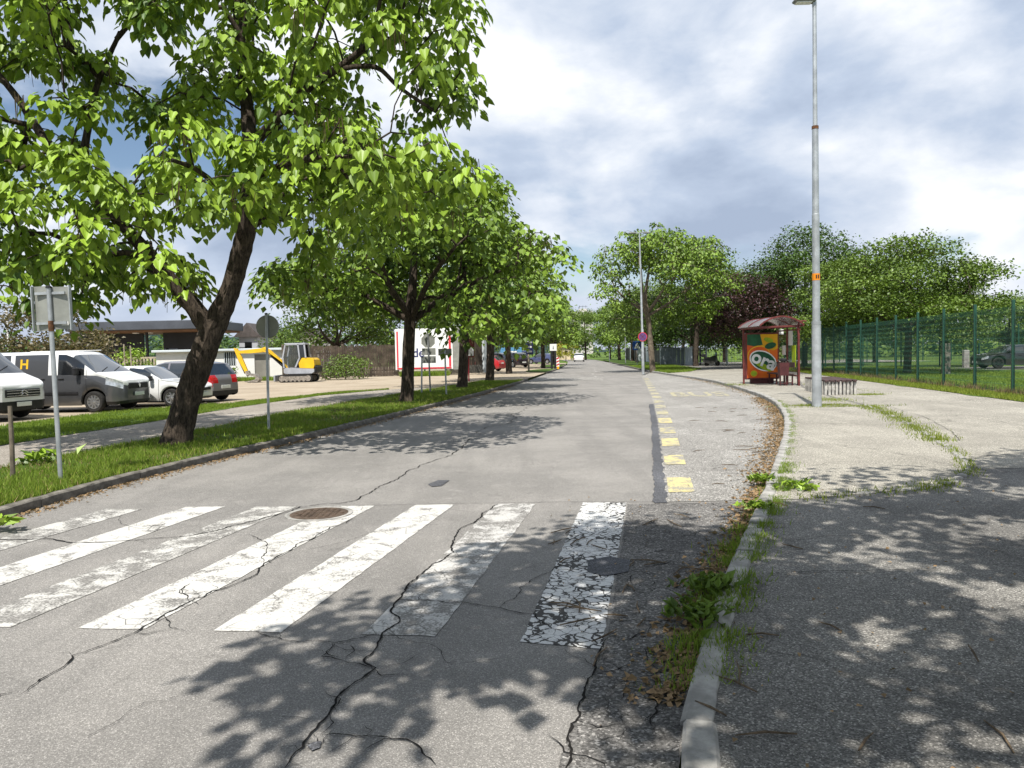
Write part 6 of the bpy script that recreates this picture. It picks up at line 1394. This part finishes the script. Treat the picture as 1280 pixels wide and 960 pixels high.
fp = scatter(lambda y: FX(y) - 1.15, lambda y: FX(y) + .3, 18, 56, 36000, .135, R1, 1.2); blades('fence_grass', fp, .09, 'weed_blade', 'rough yellowish grass along the foot of the green fence', 'grass', .9, .010, 8)
fp = scatter(lambda y: FX(y) - .3, lambda y: FX(y) + .2, 18, 56, 5000, .15, R1, 1.1); fp = fp[np.sin(fp[:, 1] * 2.3) + np.sin(fp[:, 1] * 5.1 + 1) > -.5]; blades('fence_weeds', fp, .22, 'dry_weed', 'dry brown weeds standing along the footing of the green fence', 'weeds', .7, .010, 9)
fp = scatter(lambda y: FX(y) + .3, lambda y: FX(y) + 9, 22, 56, 40000, .135, R1, 1.1); blades('lawn_grass', fp, .07, 'grass_blade', 'lawn behind the green fence', 'grass', .9, .016, 10)
fp = scatter(lambda y: RK(y) + .15, lambda y: RK(y) + interp([(51.5, 0.2), (54, 2.2), (60, 4.2), (80, 4.5)], y), 51.6, 78, 16000, .13, R1, 1.1); blades('island_grass', fp, .12, 'grass_blade', 'grass on the verge round the pale leaning trunk', 'grass', .9, .018, 11)
fp = scatter(lambda y: -23.5, lambda y: -15.8, 54.6, 57.6, 7000, .08, R1); blades('garage_weeds', fp, .25, 'grass_blade', 'weeds along the foot of the white garage', 'weeds', .8, .02, 12)
fp = scatter(lambda y: -8.4, lambda y: -4.8, 57.6, 59.3, 4000, .08, R1); blades('billboard_weeds', fp, .35, 'grass_blade', 'tall weeds below the white billboard', 'weeds', .8, .02, 13)
# litter
def gut(f, side, y0, y1, n, w, z, near=1.0):
    y = y0 + (y1 - y0) * R1.random(n) ** near; x = np.array([f(v) for v in y]) - side * np.abs(R1.normal(size=n)) * w; return np.stack([x, y, np.full(n, z)], 1)
flakes('leaf_litter', np.concatenate([gut(RK, 1, 10, 26, 4200, .20, .008), gut(RK, 1, 3.6, 10, 2200, .14, .008), gut(RK, 1, 26, 45, 700, .2, .008)]), .05, 'dry_litter', 'drift of brown fallen leaves in the gutter of the bus bay', 'leaf litter', 1)
flakes('leaf_litter', np.concatenate([gut(LK, -1, 8, 40, 2600, .14, .003), gut(LK, -1, 8, 16, 900, .12, .003)]), .042, 'dry_litter', 'brown leaf litter along the left kerb', 'leaf litter', 2)
rx = np.stack([R1.uniform(.3, 8, 500), R1.uniform(2.6, 9, 500), np.zeros(500)], 1); rx[:, 2] = [zr(v[1]) + .004 if v[0] > RK(v[1]) + .15 else .006 for v in rx]; flakes('leaf_litter', rx, .03, 'dry_litter', 'scattered bits of dry leaf on the near pavement', 'leaf litter', 3)
def pods_on_ground():
    rr = random.Random(12); mb = MB()
    spots = [(rr.uniform(.25, 1.6), rr.uniform(3.0, 7.5)) for _ in range(34)] + [(rr.uniform(1.2, 4.5), rr.uniform(3, 8)) for _ in range(14)] + [(SM(y) + .6 + rr.random() * (RK(y) - SM(y) - .8), y) for y in [rr.uniform(9, 22) for _ in range(30)]]
    for x, y in spots:
        z = (zr(y) + .008) if x > RK(y) + .15 else .014; a = rr.uniform(0, PI) if y < 8.5 else rr.gauss(0.1, .5); L = rr.uniform(.15, .36); bnd = rr.uniform(-.25, .25)
        mb.tube([(x, y, z), (x + L * .5 * math.cos(a), y + L * .5 * math.sin(a), z + .006), (x + L * math.cos(a + bnd), y + L * math.sin(a + bnd), z)], [.004, .0065, .003], 5)
    tag(mb.build('fallen_pods', 'twig', fix=False), 'thin brown seed pods lying on the asphalt near the kerb', 'seed pods', kind='stuff')
pods_on_ground()
